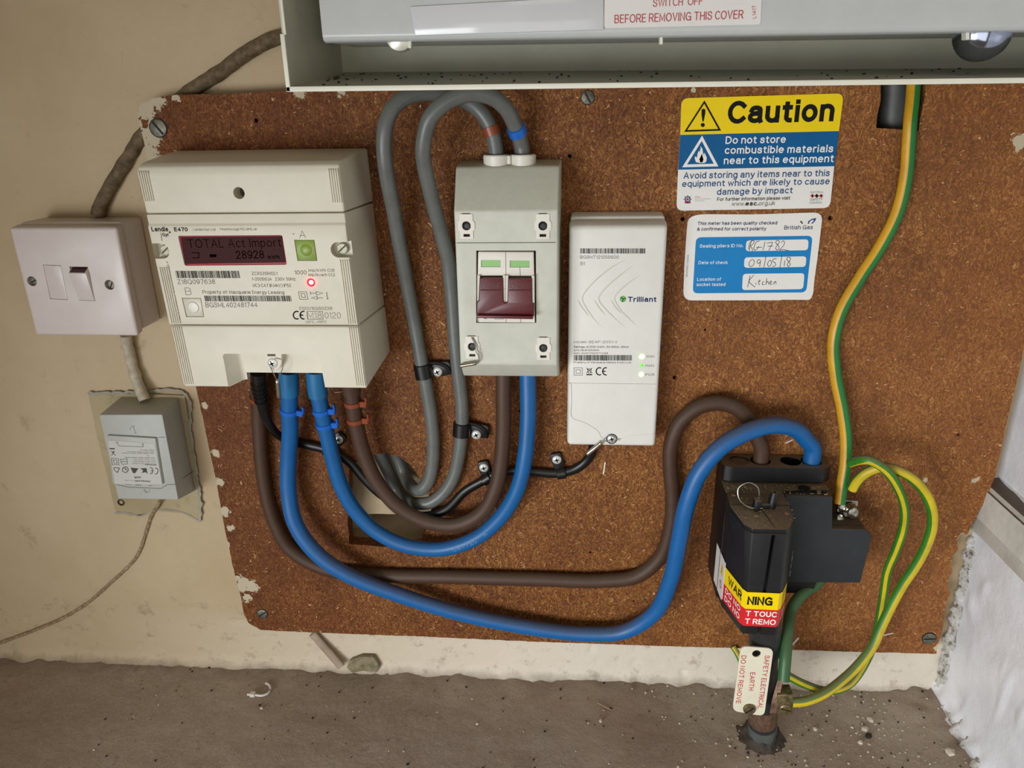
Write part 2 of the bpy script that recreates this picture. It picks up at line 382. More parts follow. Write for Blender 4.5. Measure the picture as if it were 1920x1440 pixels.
def screw_slot(bm, c, r, ang, mi=0, mj=1, h=0.9):
    """Countersunk or cheese head with a slot, facing the room."""
    c = Vector(c); lathe(bm, c, (0, -1, 0), [(r, -1.5), (r, h * 0.6), (r * 0.85, h), (0, h * 1.05)], 20, mi)
    d = Vector((math.cos(ang), 0, math.sin(ang))); q = Vector((-d.z, 0, d.x))
    pts = [c + d * r * 0.9 + q * r * .13, c - d * r * 0.9 + q * r * .13, c - d * r * 0.9 - q * r * .13, c + d * r * 0.9 - q * r * .13]
    prism(bm, [p + Vector((0, -h * 1.1, 0)) for p in pts], (0, 0.3, 0), mi=mj)
def screw_cross(bm, c, r, ang, mi=0, mj=1, h=1.1):
    c = Vector(c); lathe(bm, c, (0, -1, 0), [(r, -1.5), (r, 0.2), (r * 0.9, h * 0.6), (r * 0.55, h), (0, h * 1.15)], 20, mi)
    for a in (ang, ang + math.pi / 2):
        d = Vector((math.cos(a), 0, math.sin(a))); q = Vector((-d.z, 0, d.x))
        pts = [c + d * r * .55 + q * r * .05, c + q * r * .17, c - d * r * .55 + q * r * .05, c - d * r * .55 - q * r * .05, c - q * r * .17, c + d * r * .55 - q * r * .05]
        prism(bm, [p + Vector((0, -h * 1.22, 0)) for p in pts], (0, 0.35, 0), mi=mj)

# ------------------------------------------------------------------ materials
def wall_paint(name, base, dark, stain, seed=0.0, gloss=0.6, stain_lo=0.62, low_tone=None):
    k = NT(name); v = k.coord(); mp = k.n('ShaderNodeMapping'); mp.inputs['Location'].default_value = (seed, seed * .7, 0); k.l(v, mp.inputs[0]); v = mp.outputs[0]
    a = k.ramp(k.noise(v, 6, 5, 0.6), [(0.35, lin(dark)), (0.65, lin(base))])
    s = k.ramp(k.noise(v, 34, 6, 0.7), [(stain_lo, (0, 0, 0, 1)), (stain_lo + 0.1, (1, 1, 1, 1))])
    s = k.math('MULTIPLY', s, 0.5)
    c = k.mix(s, a, lin(stain))
    sp = k.ramp(k.noise(v, 260, 3, 0.5), [(0.70, (0, 0, 0, 1)), (0.78, (1, 1, 1, 1))])
    c = k.mix(k.math('MULTIPLY', sp, 0.35), c, lin(stain))
    # grime where the wall meets the floor
    sx = k.n('ShaderNodeSeparateXYZ'); g = k.n('ShaderNodeNewGeometry'); k.l(g.outputs['Position'], sx.inputs[0])
    if low_tone:   # paler tone along the foot of the wall, fading out to the left
        e = k.math('SUBTRACT', 0.070, k.math('ADD', sx.outputs['Z'], k.math('MULTIPLY', k.math('SUBTRACT', k.noise(v, 12, 5, 0.6), 0.5), 0.03)))
        e = k.math('MULTIPLY', e, 40, True); e = k.math('MULTIPLY', e, k.math('ADD', k.math('MULTIPLY', sx.outputs['X'], 2.0), 0.95), True)
        c = k.mix(k.math('MULTIPLY', e, 0.85), c, lin(low_tone))
        st = k.ramp(k.noise(v, 48, 6, 0.75), [(0.55, (0, 0, 0, 1)), (0.66, (1, 1, 1, 1))]); st = k.math('MULTIPLY', st, k.math('GREATER_THAN', 0.075, sx.outputs['Z'])); c = k.mix(k.math('MULTIPLY', st, 0.55), c, lin(stain))
    low = k.math('SUBTRACT', 0.0, k.math('SUBTRACT', sx.outputs['Z'], k.math('MULTIPLY', k.noise(v, 55, 5, 0.7), 0.016)))
    low = k.math('MULTIPLY', low, 90, True)
    c = k.mix(k.math('MULTIPLY', low, 0.8), c, lin('6e5f4e'))
    k.l(c, k.b.inputs['Base Color']); k.b.inputs['Roughness'].default_value = gloss
    h = k.math('ADD', k.noise(v, 45, 6, 0.6), k.math('MULTIPLY', k.noise(v, 420, 3, 0.6), 0.12))
    k.bump(h, 0.55, 0.0022); return k.m
M_WALL = wall_paint('cream_wall_paint', 'c6b391', 'b9a480', '8f7d64', 0.0, 0.65, low_tone='e0d8c8')
M_WHITE = wall_paint('white_gloss_wall_paint', 'f0f1f4', 'e6e8ec', 'a59e92', 3.0, 0.2, 0.72)
def board_material():
    k = NT('chipboard'); v = k.coord()
    warp = k.n('ShaderNodeMixRGB', blend_type='ADD'); nz = k.n('ShaderNodeTexNoise'); nz.inputs['Scale'].default_value = 120
    k.l(v, nz.inputs['Vector']); warp.inputs[0].default_value = 0.012; k.l(v, warp.inputs[1]); k.l(nz.outputs['Color'], warp.inputs[2])
    def flakes(rot, scale, stretch):
        mp = k.n('ShaderNodeMapping'); mp.inputs['Rotation'].default_value = (0, rot, 0); mp.inputs['Scale'].default_value = (1, 1, stretch)
        k.l(warp.outputs[0], mp.inputs[0]); vo = k.n('ShaderNodeTexVoronoi'); vo.inputs['Scale'].default_value = scale; k.l(mp.outputs[0], vo.inputs['Vector'])
        s = k.n('ShaderNodeSeparateColor'); k.l(vo.outputs['Color'], s.inputs[0]); return s.outputs[0], vo.outputs['Distance']
    f1, d1 = flakes(0.5, 1250, 0.4); f2, d2 = flakes(-0.9, 900, 0.35); f3, d3 = flakes(1.7, 300, 3.2)
    fine = k.math('ADD', k.math('MULTIPLY', k.noise(v, 620, 7, 0.8), 0.55), k.math('MULTIPLY', k.noise(v, 1700, 3, 0.7), 0.45))
    val = k.math('ADD', k.math('MULTIPLY', f1, 0.17), k.math('ADD', k.math('MULTIPLY', f2, 0.16), k.math('MULTIPLY', fine, 0.72)))
    val = k.math('ADD', val, k.math('MULTIPLY', k.math('SUBTRACT', k.noise(v, 14, 4, 0.6), 0.5), 0.25))
    c = k.ramp(val, [(0.33, lin('271104')), (0.43, lin('562e0e')), (0.53, lin('784719')), (0.63, lin('a06b31')), (0.78, lin('d6a868'))])
    # the right-hand third is drier and pinker, the left darker and redder
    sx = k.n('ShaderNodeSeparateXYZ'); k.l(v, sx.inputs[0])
    side = k.math('ADD', k.math('MULTIPLY', sx.outputs['X'], 2.4), k.math('MULTIPLY', k.math('SUBTRACT', k.noise(v, 9, 3), 0.25), 0.9), True)
    c = k.mix(k.math('MULTIPLY', side, 0.34), c, lin('a4683a'))
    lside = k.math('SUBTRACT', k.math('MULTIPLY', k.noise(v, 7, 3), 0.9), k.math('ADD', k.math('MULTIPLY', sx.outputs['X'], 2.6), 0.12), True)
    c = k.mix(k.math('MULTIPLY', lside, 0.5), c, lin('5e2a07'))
    # pale slivers and dark nicks
    sl = k.ramp(k.math('MULTIPLY', k.ramp(f3, [(0.955, (0, 0, 0, 1)), (0.965, (1, 1, 1, 1))]), k.ramp(d3, [(0.28, (1, 1, 1, 1)), (0.36, (0, 0, 0, 1))])), [(0.3, (0, 0, 0, 1)), (0.6, (1, 1, 1, 1))])
    c = k.mix(k.math('MULTIPLY', sl, 0.8), c, lin('dcb07c'))
    dk = k.ramp(k.noise(v, 150, 4, 0.7), [(0.68, (0, 0, 0, 1)), (0.76, (1, 1, 1, 1))])
    c = k.mix(k.math('MULTIPLY', dk, 0.75), c, lin('1c0b05'))
    blot = k.ramp(k.noise(v, 24, 5, 0.6), [(0.60, (0, 0, 0, 1)), (0.72, (1, 1, 1, 1))])
    c = k.mix(k.math('MULTIPLY', blot, 0.35), c, lin('3a1606'))
    # old paint caught along the edge (spots given relative to the board's base centre, metres)
    masks = None
    for (cx, cz, r) in BOARD_PAINT:
        d = k.n('ShaderNodeVectorMath', operation='DISTANCE'); fl = k.n('ShaderNodeCombineXYZ'); k.l(sx.outputs['X'], fl.inputs[0]); k.l(sx.outputs['Z'], fl.inputs[2])
        k.l(fl.outputs[0], d.inputs[0]); d.inputs[1].default_value = (cx, 0, cz)
        m = k.math('SUBTRACT', 1.0, k.math('DIVIDE', d.outputs['Value'], r)); masks = m if masks is None else k.math('MAXIMUM', masks, m)
    pm = k.math('GREATER_THAN', k.math('ADD', masks, k.math('MULTIPLY', k.math('SUBTRACT', k.noise(v, 210, 6, 0.7), 0.5), 2.1)), 0.42)
    c = k.mix(k.math('MULTIPLY', pm, 0.85), c, lin('cfc4a8'))
    k.l(c, k.b.inputs['Base Color']); k.b.inputs['Roughness'].default_value = 0.62; k.b.inputs['Specular IOR Level'].default_value = 0.35
    h = k.math('ADD', k.math('MULTIPLY', val, 0.8), k.math('MULTIPLY', pm, 0.35)); k.bump(h, 0.6, 0.0012); return k.m

M_METER = plain('meter_ivory_plastic', 'ddd8c4', 0.5, var=0.02, bump=0.08)
M_ISO = plain('isolator_grey_white_plastic', 'cbccbc', 0.45, var=0.04, dust=0.35, dustcol='a09a80', bump=0.06)
M_MOD = plain('switch_module_white', 'e6e1d4', 0.4, var=0.03)
M_HUB = plain('hub_white_plastic', 'e4e3da', 0.42, var=0.02, dust=0.3, dustcol='b0a894')
M_SPUR = plain('spur_white_plastic', 'd6ccc6', 0.33, var=0.02, dust=0.5, dustcol='a39272')
M_PSU = plain('psu_grey_plastic', 'b3b5ae', 0.5, var=0.03, dust=0.45, dustcol='9b9078')
M_TRAY = plain('enclosure_grey_paint', 'c8c6b0', 0.42, var=0.03, dust=0.5, dustcol='9f9c8a')
M_LIP = plain('enclosure_cream_edge', 'e9e8d6', 0.45, var=0.02)
M_COVER = plain('enclosure_cover_plastic', 'c6c9c6', 0.30, var=0.02)
M_FLAP = plain('enclosure_glossy_flap', 'd6d8d8', 0.12, var=0.01)
M_BLACK = plain('black_moulding', '101012', 0.45, var=0.15, dust=1.0, dustcol='7a6a52', scale=90, bump=0.15)
M_BLACK2 = plain('black_clip_plastic', '0c0c0d', 0.38, var=0.1, dust=0.15, dustcol='544736')
M_SLATE = plain('slate_black_plastic', '23292c', 0.55, var=0.10, dust=0.9, dustcol='5a4936', scale=70, bump=0.1)
M_SLATE2 = plain('carrier_black_plastic', '17191b', 0.5, var=0.1, dust=0.4, dustcol='4c4236')
M_DARK = plain('dark_recess', '050505', 0.7, var=0.1)
M_SEAM = plain('seam_shadow_line', '5a564b', 0.8, var=0.05)
M_BLUE = plain('blue_cable_sheath', '0f5f9e', 0.45, var=0.04, dust=0.75, dustcol='55504a', scale=120)
M_BLUE2 = plain('blue_cable_clean', '0f5f9c', 0.42, var=0.04, dust=0.1)
M_TEAL = plain('teal_blue_sleeve', '1e6d9e', 0.45, var=0.05)
M_BROWN = plain('brown_cable_sheath', '48301f', 0.58, var=0.06, dust=0.45, dustcol='5d5142', scale=100)
M_GREY = plain('grey_cable_sheath', '676a66', 0.38, var=0.07, dust=0.3, dustcol='76705f', scale=80)
M_TIEB = plain('blue_tie_nylon', '1c68c8', 0.3, var=0.05)
M_TIEN = plain('brown_tie_nylon', '8a4426', 0.35, var=0.08)
M_RED = plain('dark_red_lever', '5f1318', 0.35, var=0.08)
M_GREENW = plain('green_indicator', '8fc474', 0.35, var=0.05)
M_BUTTON = plain('lime_green_button', '86a02c', 0.35, var=0.08)
M_BTNW = plain('pale_button', 'd3cfbd', 0.3, var=0.03)
M_ZINC = plain('zinc_screw', 'dedfd8', 0.3, metal=0.3, var=0.1)
M_SCREW = plain('dull_steel_screw', '7c7a6a', 0.5, metal=0.6, var=0.25, scale=300)
M_BRASS = plain('aged_brass', '8a7c58', 0.45, metal=0.7, var=0.3, scale=300)
M_COPPER = plain('tarnished_copper', '7f6450', 0.5, metal=0.5, var=0.25, scale=300)
M_FERRULE = plain('crimped_ferrule', 'b9b2a0', 0.25, metal=0.9, var=0.1)
M_WIRE = plain('seal_wire', 'b8b6ac', 0.3, metal=0.9, var=0.1)
M_GREEN = plain('green_sheath', '1c7a34', 0.38, var=0.08, dust=0.3, dustcol='6a6450')
M_GREEN2 = plain('bright_green_sheath', '347c20', 0.45, var=0.12, dust=0.8, dustcol='7d7253')
M_YEL = plain('yellow_sheath', 'd5a020', 0.42, var=0.08, dust=0.2, dustcol='7d7253')
M_YEL2 = plain('bright_yellow_sheath', 'cfb81c', 0.45, var=0.1, dust=0.7, dustcol='8a7d50')
M_DKGREEN = plain('dark_green_sheath', '2c5f30', 0.45, var=0.1, dust=0.4, dustcol='6a6450')
M_PBROWN = plain('overpainted_brown_cable', '6f5d40', 0.7, var=0.3, dust=0.2, scale=180, bump=0.4)
M_PCREAM = plain('overpainted_cream_cable', 'bdb29a', 0.6, var=0.12, scale=200, bump=0.5)
M_INK = plain('black_ink', '151515', 0.6, var=0, spec=0.15)
M_INKG = plain('grey_ink', '4c4a44', 0.6, var=0, spec=0.15)
M_NAVY = plain('navy_ink', '1e2c5c', 0.6, var=0, spec=0.15)
M_BLUEINK = plain('steel_blue_ink', '1d4c7c', 0.5, var=0, spec=0.15)
M_WINK = plain('white_print', 'efeee8', 0.45, var=0)
M_REDINK = plain('red_ink', 'c0343a', 0.55, var=0.05)
M_SYEL = plain('sign_yellow', 'f4d40c', 0.4, var=0.02, spec=0.25)
M_SBLUE = plain('sign_blue', '065c92', 0.4, var=0.03, spec=0.2)
M_SWHITE = plain('sign_white', 'e8e6e0', 0.38, var=0.01)
M_CYAN = plain('label_blue', '0c80c2', 0.35, var=0.03, spec=0.3)
M_WRED = plain('warning_red', 'd8262c', 0.35, var=0.03)
M_TAG = plain('ivory_enamel_tag', 'e2dcc4', 0.35, var=0.04, dust=0.1)
M_CONDUIT = plain('dark_grey_conduit', '2a2c2c', 0.5, var=0.2, dust=0.4, scale=120)
M_PIPE = plain('grey_service_pipe', '50524f', 0.5, var=0.15)
M_SLIVER = plain('pale_wood_sliver', 'e6dfcc', 0.7, var=0.05)
M_NYLON = plain('white_nylon', 'd8d6cc', 0.4, var=0.03)
M_LED_R = glow('red_led', 'ff0814', 12.0); M_LED_RC = glow('red_led_core', 'ff9080', 9.0)
M_LED_W = glow('lime_led', 'c8ff5a', 9.0)
M_LED_G = glow('green_led', '55c81e', 1.0)
k = NT('red_lcd'); k.b.inputs['Base Color'].default_value = lin('2a0806'); k.b.inputs['Emission Color'].default_value = lin('4a1410'); k.b.inputs['Emission Strength'].default_value = 0.22
k.b.inputs['Roughness'].default_value = 0.6; k.b.inputs['Specular IOR Level'].default_value = 0.2; M_LCD = k.m
M_LCDRIM = glow('lcd_backlight_edge', '9a0a20', 0.3)
M_CHROME = plain('polished_dome', 'aab2c4', 0.12, metal=1.0, var=0.03)

# ------------------------------------------------------------------ the setting
def wall_y(x, z):
    d = noise.noise(Vector((x * .006, z * .006, 3))) * 1.2 + noise.noise(Vector((x * .03, z * .03, 9))) * 0.5
    if z < 40: d -= (40 - z) * 0.04 + max(0, 12 - z) * 0.35 * (1 + noise.noise(Vector((x * .05, z * .08, 1))))
    # low scars and pits near the floor
    q = noise.noise(Vector((x * .09, z * .12, 20)))
    if z < 70 and q > 0.42: d += (q - 0.42) * 9
    if -204 < x < -100 and 150 < z < 420: return (55 if z < 166 and x > -186 else 16) + noise.noise(Vector((x * .05, z * .05, 5))) * 3
    if 196 < x < 262 and 480 < z < 620: return 24
    return d
bm = BM(); xs = [-1000 + i * 4 for i in range(90)] + [-640 + i * 3 for i in range(335)]; zs = [-6 + j * 3 for j in range(250)]
g = [[bm.verts.new((x, wall_y(x, z), z)) for x in xs] for z in zs]
for j in range(len(zs) - 1):
    for i in range(len(xs) - 1): bm.faces.new((g[j][i], g[j][i + 1], g[j + 1][i + 1], g[j + 1][i]))
wall = mk('wall_back', bm, M_WALL, angle=60); setp(wall, 'uneven cream painted plaster wall behind the meter board', kind='structure')

def floor_material():
    k = NT('dusty_concrete'); v = k.coord()
    a = k.ramp(k.noise(v, 7, 6, 0.6), [(0.32, lin('9c8975')), (0.68, lin('b8a893'))])
    a = k.mix(k.math('MULTIPLY', k.ramp(k.noise(v, 380, 5, 0.8), [(0.46, (0, 0, 0, 1)), (0.62, (1, 1, 1, 1))]), 0.45), a, lin('bdb3a5'))
    dk = k.ramp(k.noise(v, 120, 6, 0.75), [(0.63, (0, 0, 0, 1)), (0.72, (1, 1, 1, 1))])
    a = k.mix(k.math('MULTIPLY', dk, 0.6), a, lin('3d342c'))
    a = k.mix(k.math('MULTIPLY', k.ramp(k.noise(v, 3.2, 4, 0.6), [(0.42, (0, 0, 0, 1)), (0.62, (1, 1, 1, 1))]), 0.45), a, lin('8a6c58'))
    sp2 = k.ramp(k.noise(v, 55, 6, 0.8), [(0.60, (0, 0, 0, 1)), (0.68, (1, 1, 1, 1))]); a = k.mix(k.math('MULTIPLY', sp2, 0.45), a, lin('4c4036'))
    # dirt packed into the corner with the wall
    sx = k.n('ShaderNodeSeparateXYZ'); g = k.n('ShaderNodeNewGeometry'); k.l(g.outputs['Position'], sx.inputs[0])
    e = k.math('ADD', k.math('MULTIPLY', sx.outputs['Y'], 26), k.math('ADD', 0.35, k.math('MULTIPLY', k.noise(v, 40, 5, 0.7), 0.9)), True)
    a = k.mix(k.math('MULTIPLY', e, 0.55), a, lin('5e5042'))
    k.l(a, k.b.inputs['Base Color']); k.b.inputs['Roughness'].default_value = 0.85
    k.bump(k.math('ADD', k.noise(v, 90, 8, 0.7), k.math('MULTIPLY', k.noise(v, 900, 3), 0.2)), 0.6, 0.0022); return k.m
def floor_z(x, y):
    z = noise.noise(Vector((x * .012, y * .012, 0))) * 1.6 + noise.noise(Vector((x * .06, y * .06, 4))) * 0.5
    if y > -26: z += (y + 26) * 0.10 * max(0, 0.35 + noise.noise(Vector((x * .035, 3, 0))) * 1.3 + noise.noise(Vector((x * .16, y * .1, 8))) * 0.7)
    if x > 290 and y > -60: z += (x - 290) * 0.10 * (1 + noise.noise(Vector((x * .08, y * .08, 2))) * 1.2) * (y + 60) / 60
    return z
bm = BM(); xs = [-1000 + i * 9 for i in range(40)] + [-640 + i * 4 for i in range(258)]; ys = [24 - j * 4 for j in range(150)]
g = [[bm.verts.new((x, y, floor_z(x, y))) for x in xs] for y in ys]
for j in range(len(ys) - 1):
    for i in range(len(xs) - 1): bm.faces.new((g[j + 1][i], g[j + 1][i + 1], g[j][i + 1], g[j][i]))
FLOOR = o = mk('floor', bm, floor_material(), angle=60); setp(o, 'dusty grey-brown concrete floor strewn with plaster crumbs', kind='structure')

def rw_x(y, z):
    d = noise.noise(Vector((y * .01, z * .01, 7))) * 1.6 + noise.noise(Vector((y * .04, z * .05, 2))) * 1.0
    q = noise.noise(Vector((y * .05 + 4, z * .022, 12)))
    if z < 225 and q > 0.36: d -= (q - 0.36) * 3.5          # brushed drips and lumps
    q = noise.noise(Vector((y * .085 + z * .012, z * .018, 40)))
    if z < 150 and q > 0.32: d -= (q - 0.32) * 3.5
    if z < 26: d -= (26 - z) * 0.25 * (1 + noise.noise(Vector((y * .07, z * .08, 30))))
    return (352 if z < 226 else 362) + d
bm = BM(); ys = [6 - j * 3 for j in range(170)]; zs = [-6 + j * 3 for j in range(250)]
g = [[bm.verts.new((rw_x(y, z), y, z)) for y in ys] for z in zs]
for j in range(len(zs) - 1):
    for i in range(len(ys) - 1): bm.faces.new((g[j][i], g[j][i + 1], g[j + 1][i + 1], g[j + 1][i]))
o = mk('wall_right', bm, M_WHITE, angle=60); setp(o, 'lumpy white gloss painted side wall', kind='structure')

# horizontal timber batten on the right wall
bm = BM()
hexa(bm, [(346, -500, 183), (362, -500, 183), (363, -500, 228), (349, -500, 226), (346, -2, 181), (362, -2, 181), (363, -2, 228), (349, -2, 225)], 1.2, 2)
hexa(bm, [(345.2, -500, 196), (347.2, -500, 196), (348.0, -500, 222), (347, -500, 222), (345.2, -3, 195), (347.2, -3, 195), (348.4, -3, 221), (347, -3, 221)], 0.4, 1)
k = NT('worn_painted_timber'); v = k.coord(); g_ = k.n('ShaderNodeNewGeometry'); s_ = k.n('ShaderNodeSeparateXYZ'); k.l(g_.outputs['Normal'], s_.inputs[0])
up = k.ramp(k.math('ADD', s_.outputs['Z'], k.math('MULTIPLY', k.math('SUBTRACT', k.noise(v, 90, 6, 0.7), 0.5), 0.9)), [(0.45, (0, 0, 0, 1)), (0.6, (1, 1, 1, 1))])
c_ = k.mix(up, k.ramp(k.noise(v, 30, 5), [(0.4, lin('cbc9be')), (0.6, lin('dcdad0'))]), lin('6f635a')); k.l(c_, k.b.inputs['Base Color']); k.b.inputs['Roughness'].default_value = 0.55
k.bump(k.noise(v, 140, 5, 0.6), 0.4, 0.001)
trim = mk('trim_1', bm, k.m); setp(trim, 'worn grey-white painted timber batten along the right wall with dusty top', kind='structure')

# mortar fillet between board, floor and right wall
k = NT('crumbly_white_mortar'); v = k.coord()
c_ = k.ramp(k.noise(v, 130, 7, 0.7), [(0.36, lin('6f6456')), (0.47, lin('d6d2c8')), (0.7, lin('f0efeb'))]); k.l(c_, k.b.inputs['Base Color']); k.b.inputs['Roughness'].default_value = 0.8
k.bump(k.noise(v, 160, 8, 0.7), 0.9, 0.004); M_MORTAR = k.m; M_VOID = plain('dark_crevice', '2a241d', 0.9, var=0.3)
bm = BM(); R_ = []
N1 = 240
for i in range(N1):
    t = i / (N1 - 1); w = 5 + 5 * noise.noise(Vector((i * .12, 0, 0)))
    if t < 0.6:
        z = 190 - 190 * t / 0.6; y = -4; a0 = Vector((352, -8 - w * 0.9, z)); a1 = Vector((352 - w * 0.7, -2, z)); a2 = Vector((356, 4, z))
    else:
        y = -2 - 130 * (t - 0.6) / 0.4; a0 = Vector((352, y, 6 + w * 1.3)); a1 = Vector((352 - w * 1.5, y, 0)); a2 = Vector((357, y, -2))
    row = []
    for q in range(7):
        s = q / 6; p = a0 * (1 - s) + a1 * s; p += Vector((-1.5, -1.5, 1.0)) * noise.noise(p * 0.12) * 1.5 + Vector((-1, -0.8, 0.6)) * noise.noise(p * 0.45) * 1.5
        row.append(bm.verts.new(p))
    row.append(bm.verts.new(a2)); R_.append(row)
for i in range(N1 - 1):
    for q in range(8): bm.faces.new((R_[i][q], R_[i + 1][q], R_[i + 1][(q + 1) % 8], R_[i][(q + 1) % 8]))
bm.faces.new(R_[0]); bm.faces.new(R_[-1][::-1])
setp(mk('trim_2', bm, M_MORTAR, angle=70), 'crumbly white mortar fillet filling the corner by the board', kind='structure')

# bare patch of wall around the small grey box, with a ridge of old paint round it
bm = BM(); slab(bm, [(166, 740), (255, 738), (346, 742), (358, 820), (368, 900), (374, 945), (374, 975), (340, 962), (290, 958), (245, 968), (216, 958), (200, 890), (180, 810)], -2.2, 1.5, 0, 1)
M_PATCH = wall_paint('unpainted_yellowed_wall', 'b8aa86', 'a39470', '7d6e4e', 5, 0.8, 0.55)
mk('bare_patch', bm, M_PATCH, wall)
bm = BM(); rim = [(166, 738), (255, 736), (347, 739), (358, 815), (370, 900), (376, 950), (374, 978)]
P_ = smoothpath([A(x, y, -2.4) for x, y in rim], 1.5)
tube(bm, [p + Vector((noise.noise(p * .2), 0, noise.noise(p * .2 + Vector((5, 5, 5))))) * 1.2 for p in P_], 1.6, 6, rad=lambda t: 1.0 + 1.5 * abs(noise.noise(Vector((t * 40, 0, 0)))), flat=(0.5, 1.2))
P_ = smoothpath([A(x, y, -2.4) for x, y in [(374, 978), (345, 962), (292, 956), (262, 968), (240, 962), (216, 962)]], 1.5)
tube(bm, P_, 1.0, 6, rad=lambda t: 0.7 + 1.0 * abs(noise.noise(Vector((t * 40, 3, 0)))), flat=(0.5, 1.2))
mk('paint_ridge', bm, plain('greyed_paint_ridge', 'a39e8c', 0.7, var=0.1), wall)
bm = BM(); c_ = A(227, 942, -2.3); lathe(bm, c_, (0, -1, 0), [(3.4, -1), (3.4, 0.3), (2.2, 0.5), (1.6, -0.2), (0, -0.4)], 16)
mk('wall_plug', bm, plain('brown_plug', '3a1410', 0.5), wall)
# stub of overpainted capping that comes out under the board, and a torn green scrap
bm = BM(); P_ = smoothpath([A(586, 1188, -4), A(612, 1218, -6), A(640, 1250, -9)], 2); tube(bm, P_, 3.2, 10, flat=(0.9, 1.3))
setp(mk('conduit_stub', bm, plain('overpainted_capping', 'a8947e', 0.6, var=0.15, bump=0.4)), 'short overpainted stub of conduit slanting out under the board to the floor', 'conduit')
bm = BM()
for (pts, y) in (([(655, 1240), (676, 1232), (700, 1232), (712, 1250), (705, 1262), (680, 1258), (660, 1262), (650, 1252)], -7),):
    slab(bm, pts, y, y + 4, 0.3)
setp(mk('plaster_scrap', bm, plain('olive_scrap', '8b8262', 0.7, var=0.25, scale=150)), 'torn olive-green scrap lodged against the wall beside the conduit stub', 'scrap')

# ------------------------------------------------------------------ chipboard meter board
YB = -16.0
BC = Vector((16.0, -9.5, 54.0))        # board base centre
BOARD_PAINT = []
def bp(px, py, r):
    p = A(px, py, YB); BOARD_PAINT.append(((p.x - BC.x) / 1000, (p.z - BC.z) / 1000, r / 1000))
for a_ in ((268, 200, 16), (295, 190, 10), (330, 180, 6), (282, 255, 14), (275, 285, 13), (290, 300, 8), (258, 235, 8), (420, 960, 9), (432, 990, 6), (385, 760, 5), (405, 850, 6), (412, 905, 7), (425, 1020, 5),
           (455, 1095, 14), (470, 1100, 12), (462, 1120, 8), (1735, 900, 3), (1830, 900, 5), (1912, 265, 9), (560, 172, 8), (640, 168, 7), (1300, 168, 3), (1810, 1010, 10), (1795, 1050, 6), (1760, 1215, 7)): bp(*a_)
outl = [(262, 196), (285, 184), (330, 178), (420, 176), (540, 170), (560, 100), (900, 85), (1300, 70), (1990, 40), (1985, 400), (1922, 645), (1905, 720), (1890, 780), (1879, 830), (1866, 890), (1852, 930), (1835, 960), (1822, 985),
        (1812, 1003), (1802, 1000), (1794, 1012), (1796, 1030), (1786, 1042), (1783, 1060), (1786, 1072), (1778, 1085), (1776, 1100), (1782, 1112), (1775, 1128), (1770, 1150), (1768, 1175), (1762, 1195), (1756, 1226),
        (1600, 1222), (1400, 1216), (1200, 1210), (1000, 1203), (800, 1194), (640, 1188), (520, 1183), (488, 1181), (466, 1168), (457, 1150), (452, 1120), (440, 1075), (430, 1030), (420, 985), (405, 900), (390, 830), (375, 760), (340, 600), (300, 400), (258, 215)]
O2 = []
P0 = [A(x, y, YB) for x, y in outl]
for i, p in enumerate(P0):
    q = P0[(i + 1) % len(P0)]; n_ = max(1, int((q - p).length / 4))
    for j in range(n_):
        s = p + (q - p) * j / n_; w = 0.55 if s.x < 330 else 1.0
        O2.append(Vector((s.x + noise.noise(Vector((s.x, s.z, 0)) * .3) * w, YB, s.z + noise.noise(Vector((s.z, s.x, 0)) * .3) * w)))
hole1 = [A(x, y, YB) for x, y in [(655, 880), (672, 862), (700, 851), (725, 850), (748, 856), (768, 870), (785, 893), (801, 918), (810, 945), (803, 985), (792, 1008), (790, 1024), (745, 1026), (700, 1024), (655, 1020), (652, 980), (654, 930)]]
H1 = []
for i, p in enumerate(hole1):
    q = hole1[(i + 1) % len(hole1)]
    for j in range(4): s = p + (q - p) * j / 4; H1.append(s + Vector((noise.noise(s * .4), 0, noise.noise(s * .5))) * 0.7)
notch = [A(x, y, YB) for x, y in [(1652, 70), (1651, 190), (1645, 215), (1643, 240), (1680, 242), (1722, 246), (1726, 220), (1735, 180), (1740, 70)]]
small = [(480, 226, 4), (1280, 411, 4.2), (1557, 409, 4.2), (1265, 708, 4), (975, 771, 3.6), (1107, 1036, 3), (1797, 815, 3), (1787, 858, 1.8), (1068, 292, 3.6), (786, 601, 2.2), (1535, 474, 2.4), (1322, 618, 2.2), (1188, 1127, 2.2), (1345, 600, 1.6), (1702, 1100, 2.0), (645, 1062, 2.0)]
holes = [H1, notch] + [circ(A(x, y, YB), r / 2.35, 9, 0.25) for x, y, r in small]
bm = BM(); fill(bm, O2, holes, YB, -3.0)
for v in bm.verts: v.co.y = v.co.y
brd = thing('meter_board', 'large brown chipboard backboard screwed to the wall', 'board', BC)
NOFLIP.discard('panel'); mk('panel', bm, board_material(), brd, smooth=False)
for (x, y, r, ang) in ((297, 240, 6.2, 2.2), (492, 1151, 4.9, 0.6), (1102, 183, 4.5, 2.1), (1742, 1197, 5.6, 0.1)):
    bm = BM(); c_ = A(x, y, YB - 0.2); lathe(bm, c_ + Vector((0, 0.1, 0)), (0, -1, 0), [(r * 1.12, 0), (r * 1.12, 0.35), (r, 0.4)], 20, 1); screw_slot(bm, c_, r, ang, 0, 1, 0.9); mk('screw', bm, [M_SCREW, M_DARK], brd)
bm = BM()
